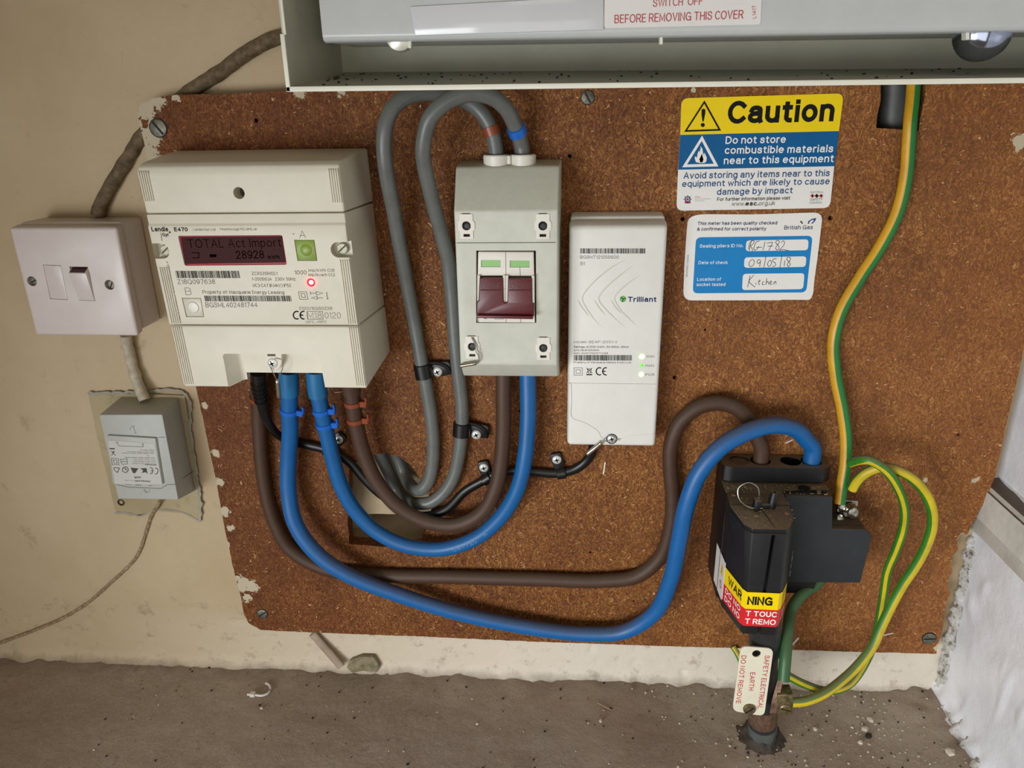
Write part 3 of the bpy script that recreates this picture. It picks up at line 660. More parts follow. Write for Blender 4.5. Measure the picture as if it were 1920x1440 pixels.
for (x, y, dx, dy, w) in ((1133, 878, 3, 11, 2.6), (1489, 1206, 10, 9, 3.0), (1664, 1190, 12, 2, 2.2), (640, 735, 13, 1, 1.0), (788, 199, 2, 2, 2.2), (1480, 828, 8, 3, 2)):
    bm = BM(); slab(bm, [(x - dx, y + dy), (x - dx + w, y + dy + 1), (x + dx, y - dy), (x + dx - w, y - dy - 1)], YB - 0.8, YB, 0.1); mk('splinter', bm, M_SLIVER, brd)

# pipe seen through the notch in the board
bm = BM(); tube(bm, smoothpath([A(1680, 100, 6), A(1672, 250, 6), A(1664, 420, 6)], 6), 10.5, 20)
setp(mk('service_pipe', bm, M_PIPE), 'grey pipe on the wall seen through the square notch at the board top', 'pipe')

# ------------------------------------------------------------------ stickers
K5 = crop(1250, 160, 5.486)
st = thing('caution_sign', 'yellow, blue and white Caution sign about combustible materials stuck on the board', 'sign', A(1425, 392, YB))
Y1 = YB - 0.9
bm = BM(); slab(bm, [K5(*p) for p in [(152, 133), (1822, 82), (1772, 470), (1724, 832), (1680, 1262), (100, 1290), (118, 868), (140, 510)]], Y1, YB - 0.05, 0, 1, r=[4.5, 4.5, 0, 0, 4.5, 4.5, 0, 0][0] if False else 0)
bm.free(); bm = BM()
def outline_r(k_, pts, rr, y): return rnd([A(*k_(*p), y) for p in pts], rr)
prism(bm, outline_r(K5, [(152, 133), (1822, 82), (1772, 470), (1724, 832), (1680, 1262), (100, 1290), (118, 868), (140, 510)], [5, 5, 0, 0, 5, 5, 0, 0], Y1), (0, Y1 * 0 + 0.8, 0)); mk('backing', bm, M_SWHITE, st)
pr = Print(Y1, K5, 0.10)
P_ = rnd([A(*K5(*p), Y1) + Vector((0, -0.05, 0)) for p in [(152, 133), (1822, 82), (1772, 470), (140, 510)]], [5, 5, 0, 0])
tr = tessellate_polygon([[Vector((q.x, q.z, 0)) for q in P_]]); vv = [pr.bm.verts.new(q) for q in P_]
for t in tr: pr.bm.faces.new([vv[i] for i in t]).material_index = 0
pr.poly([(140, 510), (1772, 470), (1724, 832), (118, 868)], 1, lift=0.05)
mk_ = pr.make([M_SYEL, M_SBLUE], st, 'colour_bands')
pr = Print(Y1, K5, 0.22)
pr.t('Caution', 622, 398, 1712, 372, 225, 0, 0.032)
pr.line([(387, 172), (545, 458), (195, 470)], 17, 0, True)
pr.poly([(358, 250), (378, 240), (398, 250), (396, 290), (380, 372), (368, 372), (358, 300)], 0); pr.disc(371, 408, 21, 0)
pr.line([(362, 545), (508, 820), (184, 828)], 28, 1, True)
pr.poly([(300, 790), (288, 752), (292, 728), (310, 745), (318, 700), (330, 670), (338, 690), (350, 640), (345, 622), (366, 650), (372, 690), (384, 720), (388, 690), (402, 720), (412, 745), (408, 780), (390, 798), (350, 800)], 1)
pr.poly([(345, 792), (335, 760), (350, 730), (362, 700), (372, 740), (378, 765), (368, 792)], 4)
pr.poly([(352, 792), (350, 768), (360, 750), (368, 772), (364, 792)], 1)
pr.t('Do not store', 603, 603, 1222, 592, 76, 1, 0.019)
pr.t('combustible materials', 595, 706, 1708, 688, 76, 1, 0.019)
pr.t('near to this equipment', 585, 812, 1714, 790, 76, 1, 0.019)
pr.t('Avoid storing any items near to this', 172, 962, 1672, 934, 66, 2, 0.012)
pr.t('equipment which are likely to cause', 158, 1046, 1672, 1018, 64, 2, 0.012)
pr.t('damage by impact', 515, 1128, 1293, 1110, 64, 2, 0.012)
pr.t('For further information please visit', 518, 1190, 1268, 1176, 36, 0, 0.012)
pr.t('www.', 668, 1240, 802, 1238, 44, 3); pr.t('esc.', 808, 1238, 940, 1236, 44, 0, 0.03); pr.t('org.uk', 946, 1236, 1113, 1232, 44, 3)
pr.t('ELECTRICAL', 1480, 1107, 1612, 1105, 15, 3); pr.t('SAFETY', 1475, 1188, 1603, 1184, 25, 3); pr.t('COUNCIL', 1468, 1218, 1597, 1214, 20, 3)
for cx, mi in ((1498, 5), (1543, 0), (1588, 5)):
    pr.rect(cx - 20, 1129, cx + 20, 1144, mi); pr.rect(cx - 8, 1117, cx + 8, 1156, mi)
pr.arc(215, 1172, 26, 26, 0, 360, 11, 2); pr.disc(215, 1172, 14, 5); pr.poly([(180, 1200), (250, 1200), (240, 1215), (190, 1215)], 5)
for a_ in range(8): pr.line([(215 + 30 * math.cos(a_ * .785), 1172 + 30 * math.sin(a_ * .785)), (215 + 44 * math.cos(a_ * .785), 1172 + 44 * math.sin(a_ * .785))], 5, 3)
pr.t('CFOA', 288, 1156, 342, 1155, 15, 5); pr.line([(288, 1170), (448, 1167)], 4, 6); pr.line([(288, 1190), (390, 1188)], 3, 6)
pr.make([M_INK, M_WINK, M_BLUEINK, M_INKG, M_SBLUE, M_REDINK, plain('pale_grey_ink', 'a8a6a0', 0.6, var=0)], st)

K6 = crop(1260, 380, 6.0); Y2 = YB - 1.0
st = thing('inspection_sticker', 'white and blue meter quality check sticker with handwritten date below the Caution sign', 'sticker', A(1405, 562, YB))
bm = BM(); prism(bm, outline_r(K6, [(185, 128), (900, 132), (1698, 108), (1672, 330), (1640, 600), (1600, 880), (1590, 1020), (1555, 1094), (1240, 1092), (1215, 1098), (125, 1100), (140, 700), (165, 330)], [14, 0, 7, 3, 3, 3, 3, 2, 0, 0, 7, 3, 3], Y2), (0, 0.9, 0)); mk('backing', bm, M_SWHITE, st)
pr = Print(Y2, K6, 0.06); pr.poly([(270, 390), (1583, 372), (1510, 1010), (232, 1020)], 0, r=4); pr.make([M_CYAN], st, 'colour_panel')
pr = Print(Y2, K6, 0.14)
for q in ([(835, 425), (1537, 412), (1528, 535), (828, 546)], [(815, 615), (1512, 603), (1503, 722), (808, 733)], [(797, 800), (1490, 793), (1475, 972), (787, 983)]): pr.poly(q, 0, r=2.6)
pr.make([M_SWHITE], st, 'writing_box')
pr = Print(Y2, K6, 0.22)
pr.t('This meter has been quality checked', 285, 252, 1180, 245, 38, 0, 0.015, shear=0.05); pr.t('& confirmed for correct polarity', 280, 315, 1058, 311, 38, 0, 0.015, shear=0.05)
pr.t('British Gas', 1260, 303, 1580, 298, 46, 0, 0.008)
pr.poly([(1525, 235), (1535, 205), (1575, 182), (1622, 172), (1610, 205), (1585, 232), (1560, 236), (1595, 205), (1590, 190), (1555, 205), (1540, 228), (1545, 238)], 3); pr.poly([(1438, 212), (1452, 202), (1475, 232), (1462, 240)], 4)
pr.t('Sealing pliers ID No.', 310, 506, 800, 500, 38, 1, 0.012); pr.t('Date of check', 297, 692, 625, 690, 38, 1, 0.012); pr.t('Location of', 282, 880, 550, 877, 38, 1, 0.012); pr.t('socket tested', 275, 938, 598, 936, 38, 1, 0.012)
pr.t('SIM006Z 114910', 172, 835, 190, 590, 18, 2)
def hand(*strokes, w=6):
    for s in strokes:
        if len(s) > 2:
            q = smoothpath([Vector((a, b, 0)) for a, b in s], 12); s = [(v.x, v.y) for v in q]
        pr.line(s, w, 2)
hand([(893, 430), (880, 480), (868, 540)], [(860, 525), (875, 450), (905, 425), (925, 438), (900, 475), (880, 485), (900, 510), (905, 545)], [(985, 432), (950, 440), (925, 490), (920, 525), (940, 535), (965, 510), (975, 490)], [(945, 505), (1010, 500)],
     [(1045, 438), (1035, 490), (1020, 535)], [(1065, 455), (1130, 448), (1110, 490), (1088, 540)], [(1075, 490), (1135, 488)],
     [(1205, 430), (1180, 425), (1165, 450), (1190, 475), (1205, 510), (1185, 535), (1165, 515), (1180, 480), (1205, 450), (1205, 430)], [(1225, 450), (1245, 430), (1265, 440), (1255, 480), (1210, 535), (1240, 528), (1315, 540)])
hand([(900, 635), (870, 670), (868, 705), (885, 720), (915, 700), (925, 660), (905, 635)], [(990, 645), (970, 640), (955, 665), (970, 685), (990, 670), (995, 645), (990, 690), (985, 722)], [(1055, 600), (1045, 670), (1030, 730)],
     [(1100, 645), (1080, 670), (1075, 700), (1090, 718), (1110, 700), (1120, 665), (1100, 645)], [(1175, 630), (1140, 632), (1135, 665), (1155, 670), (1165, 700), (1140, 718), (1128, 712)], [(1235, 590), (1225, 660), (1212, 730)],
     [(1268, 650), (1262, 712)], [(1330, 620), (1300, 615), (1290, 640), (1315, 665), (1330, 695), (1310, 718), (1295, 700), (1310, 670), (1332, 640), (1330, 620)])
hand([(878, 820), (865, 880), (850, 950)], [(920, 812), (880, 860), (865, 885), (895, 920), (935, 950)], [(945, 900), (943, 922)], [(985, 865), (975, 915), (985, 925)], [(965, 885), (1000, 880)],
     [(1035, 885), (1015, 900), (1018, 922), (1040, 918)], [(1065, 850), (1055, 925)], [(1057, 905), (1075, 885), (1085, 900), (1082, 920)], [(1100, 905), (1120, 893), (1112, 880), (1098, 900), (1105, 920), (1130, 912)], [(1148, 890), (1145, 918)], [(1147, 902), (1165, 885), (1170, 915)])
pr.make([M_NAVY, M_WINK, M_INK, M_BLUEINK, plain('pencil_brown', '4a4038', 0.7, var=0)], st)

# ------------------------------------------------------------------ electricity meter
def barpoly(pr, x0, y0, x1, y1, n, sl, seed): pr.sl = sl; pr.bars(x0, y0, x1, y1, n, 0, seed)
YM = -75.0
mt = thing('electricity_meter', 'ivory smart electricity meter with red-lit display at the left of the board', 'meter', (-220, -45, 329))
def mshape(bm):
    for v in bm.verts:
        v.co.x += -2.4 + (490 - v.co.z) / 161 * 5.6
        if v.co.x > -200: v.co.x += 5.5 * max(0, v.co.y + 73) / 57
def profx(bm, x0, x1, prof, bevel, seg=3):
    prism(bm, [(x0, y, z) for y, z in prof], (x1 - x0, 0, 0), bevel, seg)
bm = BM(); profx(bm, -290.5, -149.5, [(-16, 458), (YM, 457.6), (YM, 484), (-73.5, 488.5), (-68, 491), (-40, 494.5), (-16, 496.5)], 1.6)
mshape(bm); ct = BM(); c_ = A(448, 362, YM); lathe(ct, c_ + Vector((0, -3, 0)), (0, 1, 0), [(4.0, 0), (4.0, 16)], 24); bm = carve(bm, ct); mk('upper_cover', bm, M_METER, mt)
bm = BM(); lathe(bm, c_ + Vector((0, 11.5, 0)), (0, -1, 0), [(4.2, 0), (4.2, 0.4)], 16); mk('screw_recess', bm, M_SEAM, mt)
bm = BM(); profx(bm, -291.3, -150, [(-16, 377.5), (YM, 377.5), (YM, 449), (-73.6, 450.2), (-73.6, 456.8), (-16, 456.8)], 0.9, 2)
K1 = crop(240, 260, 3.692)
mshape(bm)
ct = BM()
lcd_win = [(345, 672), (1068, 667), (1100, 873), (392, 880)]
prism(ct, rnd([A(*K1(*p), YM) + Vector((0, -2, 0)) for p in lcd_win], 1.5), (0, 5.0, 0))
for (cx, cy, sx) in ((235, 778, -1), (1455, 770, 1)):
    p = A(*K1(cx, cy), YM); lathe(ct, p + Vector((0, -2, 0)), (0, 1, 0), [(5.4, 0), (5.4, 9)], 20)
    e = -291.5 if sx < 0 else -148.5; box(ct, min(p.x, e), max(p.x, e), YM - 2, YM + 7, p.z - 5.4, p.z + 5.4)
for q in ([(1150, 700), (1290, 700), (1311, 846), (1173, 846)], [(372, 1102), (505, 1102), (528, 1235), (402, 1235)]): prism(ct, [A(*K1(*p), YM) + Vector((0, -2, 0)) for p in q], (0, 3.4, 0))
bm = carve(bm, ct); mk('body', bm, M_METER, mt)
disp = BM(); prism(disp, rnd([A(*K1(*p), YM + 1.6) for p in [(348, 676), (1070, 670), (1098, 872), (390, 877)]], 1.4), (0, 1.2, 0))
disp = mk('display', disp, M_LCDRIM, mt, label='dark red backlit liquid crystal display')
bm = BM(); prism(bm, [A(*K1(*p), YM + 1.2) for p in [(364, 682), (1064, 675), (1092, 857), (397, 868)]], (0, 0.5, 0)); mk('screen_glass', bm, M_LCD, disp)
pr = Print(YM + 1.2, K1, 0.1); pr.t('TOTAL Act Import', 420, 756, 1062, 748, 56, 0, -0.01, 1.25); pr.t('28928', 752, 832, 945, 828, 54, 0, 0, 1.15); pr.t('kWh', 972, 832, 1050, 830, 24, 0, 0.03); pr.rect(565, 800, 612, 820); pr.line([(440, 790), (490, 790), (490, 826), (445, 826)], 5)
pr.make([plain('lcd_segment', '0c0303', 0.9, var=0, spec=0.0)], disp, 'display_digits')
bm = BM(); prism(bm, [A(*K1(*p), YM + 0.2) for p in [(1154, 705), (1286, 705), (1306, 841), (1177, 841)]], (0, 1.2, 0), 0.25); lathe(bm, A(*K1(1232, 772), YM + 0.1), (0, -1, 0), [(4.2, 0), (3.6, 0.35), (0, 0.45)], 20); mk('button', bm, M_BUTTON, mt, label='lime green square button')
bm = BM(); prism(bm, [A(*K1(*p), YM + 0.2) for p in [(377, 1107), (501, 1107), (522, 1230), (407, 1230)]], (0, 1.2, 0), 0.25); lathe(bm, A(*K1(452, 1168), YM + 0.1), (0, -1, 0), [(4.4, 0), (3.8, 0.5), (0, 0.8)], 20); mk('button', bm, M_BTNW, mt, label='pale square button')
bm = BM(); lathe(bm, A(*K1(1268, 995), YM + 0.4), (0, -1, 0), [(3.2, 0), (2.9, 0.7), (2.0, 1.5), (0, 2.0)], 20); lathe(bm, A(*K1(1268, 995), YM - 1.0), (0, -1, 0), [(1.7, 0), (1.3, 0.7), (0, 1.0)], 16, 1); mk('indicator_lamp', bm, [M_LED_R, M_LED_RC], mt, label='glowing red indicator lamp')
for (cx, cy) in ((240, 778), (1472, 768)):
    bm = BM(); screw_slot(bm, A(*K1(cx, cy), YM) + Vector((0, 5, 0)), 4.0, 0.7, 0, 1, 1.4); mk('cover_screw', bm, [plain('dusty_pale_screw', 'a9a58e', 0.45, metal=0.3, var=0.2, scale=400), M_SEAM], mt)
# lower terminal cover with the cable cut-out
bm = BM(); profx(bm, -290, -149.5, [(-16, 339), (-68, 330), (YM, 328.8), (YM, 376.6), (-16, 376.6)], 1.4); mshape(bm)
ct = BM()
a, b = A(411, 662, YM), A(600, 664, YM); hexa(ct, [(a.x, YM - 4, 315), (b.x + 3, YM - 4, 315), (b.x, YM - 4, a.z), (a.x, YM - 4, a.z), (a.x + 12, -63, 315), (b.x - 1, -63, 315), (b.x - 3, -63, a.z - 2), (a.x + 9, -63, a.z - 2)], 2.2, 3)
box(ct, -285, -155, -58, -14, 310, 350); box(ct, a.x + 13, b.x - 3, -70, -40, 310, 336.5)
bm = carve(bm, ct); mk('terminal_cover', bm, M_METER, mt)
bm = BM()
for s_, (xa, z0, z1) in (('l', (-290, 466, 486)), ('r', (-158, 464, 486))):
    for i in range(5): box(bm, xa + 0.6 + i * 1.55, xa + 1.5 + i * 1.55, YM - 0.95, YM + 0.3, z0, z1, 0.2, 1)
for i in range(5):
    x = -157.8 + i * 1.6; hexa(bm, [(x + 0.2, YM - 0.95, 331), (x + 1.1, YM - 0.95, 331), (x + 1.1, YM - 0.95, 376), (x + 0.2, YM - 0.95, 376), (x + 0.2, YM + 0.3, 331), (x + 1.1, YM + 0.3, 331), (x + 1.1, YM + .3, 376), (x + .2, YM + .3, 376)], 0.2, 1)
    box(bm, x + 0.2, x + 1.1, YM - 0.95, YM + 0.3, 378.5, 425, 0.2, 1)
    x = -289.6 + i * 1.6; box(bm, x + 0.2, x + 1.1, YM - 0.95, YM + 0.3, 331, 376, 0.2, 1); box(bm, x + 0.2, x + 1.1, YM - 0.95, YM + 0.3, 378.5, 420, 0.2, 1)
mshape(bm); o = mk('grip_ribs', bm, M_METER, mt); o['kind'] = 'stuff'
bm = BM(); slab(bm, [(494, 660), (528, 660), (528, 684), (520, 694), (502, 694), (495, 684)], -69, -62, 0.5, 1, r=2); c_ = A(511, 681, -69); box(bm, c_.x - 3, c_.x + 3, -69.3, -66, c_.z + 5.6, c_.z + 8.2, 0, 1, 1); mk('sealing_tab', bm, [M_METER, M_SEAM], mt)
bm = BM(); screw_cross(bm, c_, 4.0, 0.4, 0, 1, 1.4); mk('screw', bm, [M_ZINC, M_DARK], mt)
def seal(parent, wires, ferr, r=1.7):
    bm = BM()
    for w in wires: tube(bm, smoothpath([A(*p) for p in w], 1.0), 0.32, 6)
    s = mk('seal_wire', bm, M_WIRE, parent); bm = BM(); P_ = smoothpath([A(*p) for p in ferr], 1.0); tube(bm, P_, r, 12, rad=lambda t: r * (0.75 if t < .06 or t > .94 else 1.0)); mk('ferrule', bm, M_FERRULE, s); return s
seal(mt, [[(507, 688, -70), (515, 705, -71), (520, 714, -70)], [(531, 674, -69), (530, 690, -71), (523, 708, -71), (521, 714, -70)], [(514, 672, -70.5), (531, 674, -69)]], [(520, 713, -70), (523, 746, -68)])
# print on the meter front
pr = Print(YM, K1, 0.12)
pr.t('Landis', 165, 642, 280, 642, 30, 0, 0.03); pr.t('Gyr', 240, 676, 285, 676, 24, 0, 0.02); pr.t('+', 283, 660, 300, 660, 24, 0, 0.03); pr.line([(228, 652), (236, 708)], 3)
pr.t('E470', 322, 642, 415, 642, 27, 0, 0.035); pr.t('Landis+Gyr Ltd', 455, 636, 605, 636, 15, 1); pr.t('Peterborough PE2 6FR, UK', 638, 634, 895, 634, 15, 1)
pr.t('A', 1188, 688, 1232, 688, 50, 2, -0.012); pr.t('B', 400, 1082, 443, 1082, 50, 2, -0.012)
barpoly(pr, 328, 915, 772, 965, 60, 0.2, 3); pr.t('Z18Q097638', 345, 1006, 605, 1006, 31, 1, -0.005)
pr.t('ZCXS310HS2.1', 858, 944, 1035, 944, 22, 1); pr.t('1-20(100)A   230V 50Hz', 860, 983, 1160, 983, 22, 1); pr.t('UC3 CAT.III (4kV) IP52', 866, 1027, 1130, 1027, 22, 1)
pr.t('1000', 1155, 940, 1238, 940, 28, 1); pr.t('imp/kWh Cl.B', 1250, 921, 1430, 921, 20, 1); pr.t('imp/kvarh Cl.2', 1250, 952, 1434, 952, 20, 1)
pr.t('Property of: Macquarie Energy Leasing', 518, 1073, 1083, 1076, 24, 1)
barpoly(pr, 528, 1087, 1130, 1126, 80, 0.2, 5); pr.t('BGSML402481744', 540, 1167, 898, 1167, 33, 1, -0.005)
pr.line([(1180, 1060), (1236, 1060), (1246, 1112), (1190, 1112)], 3, 1, True); pr.line([(1197, 1073), (1223, 1073), (1229, 1098), (1203, 1098)], 3, 1, True)
pr.line([(1262, 1070), (1300, 1070)], 3, 1); pr.line([(1302, 1058), (1350, 1070), (1304, 1082)], 3, 1, True); pr.line([(1262, 1058), (1264, 1082)], 3, 1)
pr.line([(1350, 1102), (1312, 1102)], 3, 1); pr.line([(1310, 1092), (1268, 1102), (1312, 1112)], 3, 1, True); pr.line([(1375, 1062), (1380, 1100)], 4, 1); pr.disc(1382, 1107, 5, 1)
pr.t('0120/SGS0226', 1187, 1185, 1415, 1185, 21, 1); pr.ce(1145, 1218, 1195, 1248, 9, 0)
pr.t('M18', 1246, 1244, 1342, 1244, 42, 2, -0.01); pr.line([(1238, 1196), (1346, 1196), (1352, 1250), (1243, 1250)], 3, 1, True); pr.t('0120', 1364, 1244, 1475, 1244, 42, 2, -0.01); pr.t('-25°C...+55°C', 1225, 1277, 1375, 1277, 17, 1)
pr.t('EN62053-21 EN50470-1 EN50470-3 EN62052-11', 370, 1275, 278, 850, 14, 1)
pr.disc(1146, 660, 4, 1)
pr.make([M_INK, M_INKG, plain('faint_grey_ink', '77756b', 0.6, var=0)], mt)

# ------------------------------------------------------------------ isolator switch
iso = thing('isolator_switch', 'grey-white two pole isolator box with dark red levers in the middle of the board', 'switch', (-41, -39, 319))
YI = -62.0
bm = BM(); t = BM()
front = [(-45, 329), (YI, 343.5), (YI, 456.5), (-41, 483.5)]
prof = [(-16, 320, 2.0), (-44, 328.5, 0.5), (-47, 330, 0.5), (YI, 344, 0), (YI, 456, 0), (-41, 483, 0.4), (-39, 484.2, 0.8), (-16, 487, 2.0)]
va = [t.verts.new((-77.5 - min(d, 0.5), y, z)) for y, z, d in prof]; vb = [t.verts.new((-5.5 + d, y, z)) for y, z, d in prof]
t.faces.new(va); t.faces.new(vb[::-1])
for i in range(len(prof)): t.faces.new((va[i], vb[i], vb[(i + 1) % len(prof)], va[(i + 1) % len(prof)]))
bmesh.ops.recalc_face_normals(t, faces=t.faces); bmesh.ops.bevel(t, geom=t.edges[:], offset=2.8, segments=4, profile=0.5, affect='EDGES', clamp_overlap=True); add(bm, t)
K4 = crop(860, 440, 7.2); ct = BM()
prism(ct, [A(*K4(*p), YI) + Vector((0, -2, 0)) for p in [(235, 215), (1042, 215), (1048, 1192), (235, 1192)]], (0, 30, 0))
K3c = crop(820, 240, 4.174); K4c = crop(820, 560, 4.174)
latch = [K3c(228, 765), K3c(826, 765), K4c(272, 375), K4c(830, 385)]
for q in latch:
    p = A(*q, YI); box(ct, p.x - 2.9, p.x + 2.9, YI - 2, YI + 9, p.z - 8.6, p.z + 8.6)
bm = carve(bm, ct); casing = mk('casing', bm, M_ISO, iso)
bm = BM(); tube(bm, [Vector((-78.6, YI - 0.05, 448.6)) + Vector((i * 1.0, 0, 0)) for i in range(0, 1)] + [Vector((-75, YI + 0.1, A(950, 455, YI).z)), Vector((-8, YI + 0.1, A(950, 455, YI).z))], 0.28, 6) if False else tube(bm, [Vector((-76.5, YI + 0.12, A(950, 455, YI).z)), Vector((-40, YI + 0.12, A(950, 455, YI).z)), Vector((-7, YI + 0.12, A(950, 455, YI).z))], 0.3, 6); mk('cover_seam', bm, M_SEAM, iso)
for q in latch:
    p = A(*q, YI); bm = BM()
    # latch: waisted plate with a round dark bore and slots above and below
    ol = [Vector((p.x + dx, YI - 0.8, p.z + dz)) for dx, dz in ((-4.6, 8), (4.6, 8), (4.6, 3.6), (5.8, 2.2), (5.8, -2.2), (4.6, -3.6), (4.6, -9), (-4.6, -9), (-4.6, -3.6), (-5.8, -2.2), (-5.8, 2.2), (-4.6, 3.6))]
    hs = [circ(Vector((p.x, YI - 0.8, p.z)), 3.2, 16), [Vector((p.x + dx, YI - 0.8, p.z - 6.6 + dz)) for dx, dz in ((-2.3, -1), (2.3, -1), (2.3, 1), (-2.3, 1))]]
    fill(bm, ol, hs, YI - 0.8, YI + 2.2); lt = mk('latch', bm, M_MOD, iso, angle=30)
    bm = BM(); box(bm, p.x - 5.6, p.x + 5.6, YI + 2.2, YI + 8, p.z - 9.4, p.z + 9.4); mk('latch_bore', bm, M_DARK, lt)
    bm = BM(); lathe(bm, Vector((p.x, YI + 2.4, p.z - 1.0)), (0, -1, 0), [(2.6, 0), (2.2, 0.6), (0, 0.9)], 14); mk('latch_pin', bm, plain('grey_pin', '30322e', 0.5), lt)
# the switch module behind the window
sm = BM()
slab(sm, [K4(*p) for p in [(262, 232), (1012, 236), (1020, 556), (256, 556)]], YI - 1.5, YI + 18, 0.6, 2)
ct = BM()
for q in ([(303, 345), (565, 345), (565, 438), (303, 438)], [(690, 350), (958, 350), (958, 443), (690, 443)]): prism(ct, [A(*K4(*p), YI - 1.5) + Vector((0, -1, 0)) for p in q], (0, 2.4, 0))
sm = carve(sm, ct)
for q in ([(252, 550), (288, 550), (274, 888), (250, 900)], [(594, 550), (672, 550), (662, 900), (648, 914), (616, 914), (602, 900)], [(985, 552), (1022, 552), (1024, 930), (990, 925)]): slab(sm, [K4(*p) for p in q], YI - 4.0, YI + 10, 0.4, 1)
slab(sm, [K4(*p) for p in [(268, 1090), (1025, 1095), (1030, 1192), (272, 1190)]], YI + 0.5, YI + 12, 0.3, 1)
slab(sm, [K4(*p) for p in [(245, 540), (1030, 545), (1030, 1185), (245, 1185)]], YI + 3, YI + 12, 0.3, 1)
mod = mk('switch_module', sm, M_MOD, iso)
for q in ([(305, 347), (563, 347), (563, 436), (305, 436)], [(692, 352), (956, 352), (956, 441), (692, 441)]):
    bm = BM(); slab(bm, [K4(*p) for p in q], YI - 0.7, YI + 1, 0); mk('indicator_window', bm, M_GREENW, mod)
bm = BM()
for (x0, y0, x1, y1) in ((634, 236, 640, 552), (826, 440, 832, 556), (640, 1110, 640, 1190), (836, 1120, 836, 1190), (632, 556, 633, 905)):
    yy = YI - 1.55 if y1 < 600 else (YI - 4.05 if y1 < 1000 else YI + 0.45); tube(bm, [A(*K4(x0, y0), yy), A(*K4(x1, y1), yy)], 0.16, 5)
tube(bm, [A(*K4(272, 1186), YI + .4), A(*K4(1010, 1190), YI + .4)], 0.2, 5); mk('module_seam', bm, M_SEAM, mod)
bm = BM()
lev = [K4(*p) for p in [(289, 590), (590, 590), (601, 905), (615, 922), (650, 922), (664, 905), (674, 597), (984, 599), (986, 925), (1012, 938), (1008, 1128), (242, 1112), (250, 908), (277, 892)]]
slab(bm, lev, YI - 6.0, YI + 4, 0.5, 2)
hexv = [A(*K4(*p), YI - 6.2) for p in [(242, 1112), (1008, 1128), (1011, 1085), (246, 1072)]]
prism(bm, hexv, (0, -3.2, 0), 0.6, 2)
for xa, xb in ((292, 590), (676, 984)): slab(bm, [K4(*p) for p in [(xa, 745), (xb, 748), (xb, 762), (xa, 758)]], YI - 6.9, YI - 5.5, 0.2, 1)
lv = mk('lever', bm, M_RED, iso)
pr = Print(YI - 6.0, K4, 0.12); pr.t('O OFF', 308, 728, 565, 728, 75, 0); pr.t('O OFF', 696, 728, 968, 728, 75, 0); pr.make([plain('moulded_dark_red', '48090f', 0.35, var=0)], lv)
pr = Print(YI + 0.5, K4, 0.12); pr.t('AC22A', 485, 1145, 610, 1145, 24, 0, 0.01); pr.arc(362, 1105, 30, 28, 180, 360, 7); pr.line([(745, 1128), (750, 1140)], 5); pr.make([M_INKG], mod)
bm = BM()
for cx in (931, 980):
    c_ = A(cx, 292, -30); lathe(bm, Vector((c_.x, -30, 484)), (0, 0, 1), [(9.4, 0), (9.6, 6.5), (9.0, 7.4), (7.9, 7.4), (7.7, 2.0), (0, 2.0)], 28)
a, b = A(931, 292, -30), A(980, 292, -30); box(bm, (a.x + b.x) / 2 - 1.2, (a.x + b.x) / 2 + 1.2, -37, -28, 485, 491, 0.4)
mk('cable_gland', bm, M_MOD, iso)
GX1, GX2 = a.x, b.x
seal(iso, [[(884, 632, YI - 1), (890, 645, YI - 2.5), (893, 660, YI - 2.6), (897, 668, YI - 3), (896, 677, YI - 3), (886, 684, YI - 3)], [(887, 632, YI - 1), (893, 648, YI - 2.5), (898, 664, YI - 3), (899, 676, YI - 3), (890, 686, YI - 3)]], [(892, 681, YI - 3.2), (863, 686, YI - 3)], 1.5)

# ------------------------------------------------------------------ communications hub
hub = thing('communications_hub', 'tall slim white communications box with green lamps right of the isolator', 'communications box', (37, -30, 269))
YH = -42.0
bm = BM(); hexa(bm, [(3.0, YH, 269.5), (72, YH, 269.5), (72, YH, 442), (3.0, YH, 442), (2.2, -29, 267.5), (72.8, -29, 267.5), (72.8, -29, 446), (2.2, -29, 446)], 3.0, 4)
mk('front_cover', bm, M_HUB, hub)
bm = BM(); hexa(bm, [(3.2, -28.6, 268), (71.8, -28.6, 268), (71.8, -28.6, 447), (3.2, -28.6, 447), (4, -15.8, 268.5), (71, -15.8, 268.5), (71, -15.8, 449.5), (4, -15.8, 449.5)], 2.0, 3)
mk('back_case', bm, M_HUB, hub)
K2 = crop(820, 240, 4.174); K3 = crop(820, 560, 4.174)
bm = BM()
def rib(k_, pts, r=0.55, mi=0, y=YH + 0.15):
    tube(bm, smoothpath([A(*k_(*p), y) for p in pts], 1.5), r, 6, mi=mi, rad=lambda t: r * min(1, 0.35 + 3.0 * t, 0.25 + 3 * (1 - t)))
rib(K2, [(1470, 1030), (1350, 1100), (1220, 1210), (1140, 1310), (1135, 1345), (1160, 1400), (1200, 1460), (1260, 1530), (1320, 1575)])
rib(K2, [(1540, 1070), (1420, 1160), (1310, 1260), (1265, 1320), (1265, 1350), (1310, 1410), (1380, 1480), (1470, 1560), (1500, 1590)])
rib(K2, [(1590, 1150), (1500, 1210), (1420, 1280), (1385, 1330), (1400, 1370), (1440, 1430), (1520, 1510), (1580, 1560)])
rib(K2, [(1098, 1340), (1130, 1400), (1190, 1480)]); rib(K2, [(1228, 1345), (1262, 1400), (1320, 1470)]); rib(K2, [(1358, 1340), (1392, 1400), (1450, 1460)])
mk('embossed_waves', bm, plain('hub_emboss', 'd4d2c6', 0.42, var=0), hub)
bm = BM(); tube(bm, [A(*K3(1030, 661), YH + .1), A(*K3(1370, 664), YH + .1), A(*K3(1712, 668), YH + .1)], 0.22, 5)
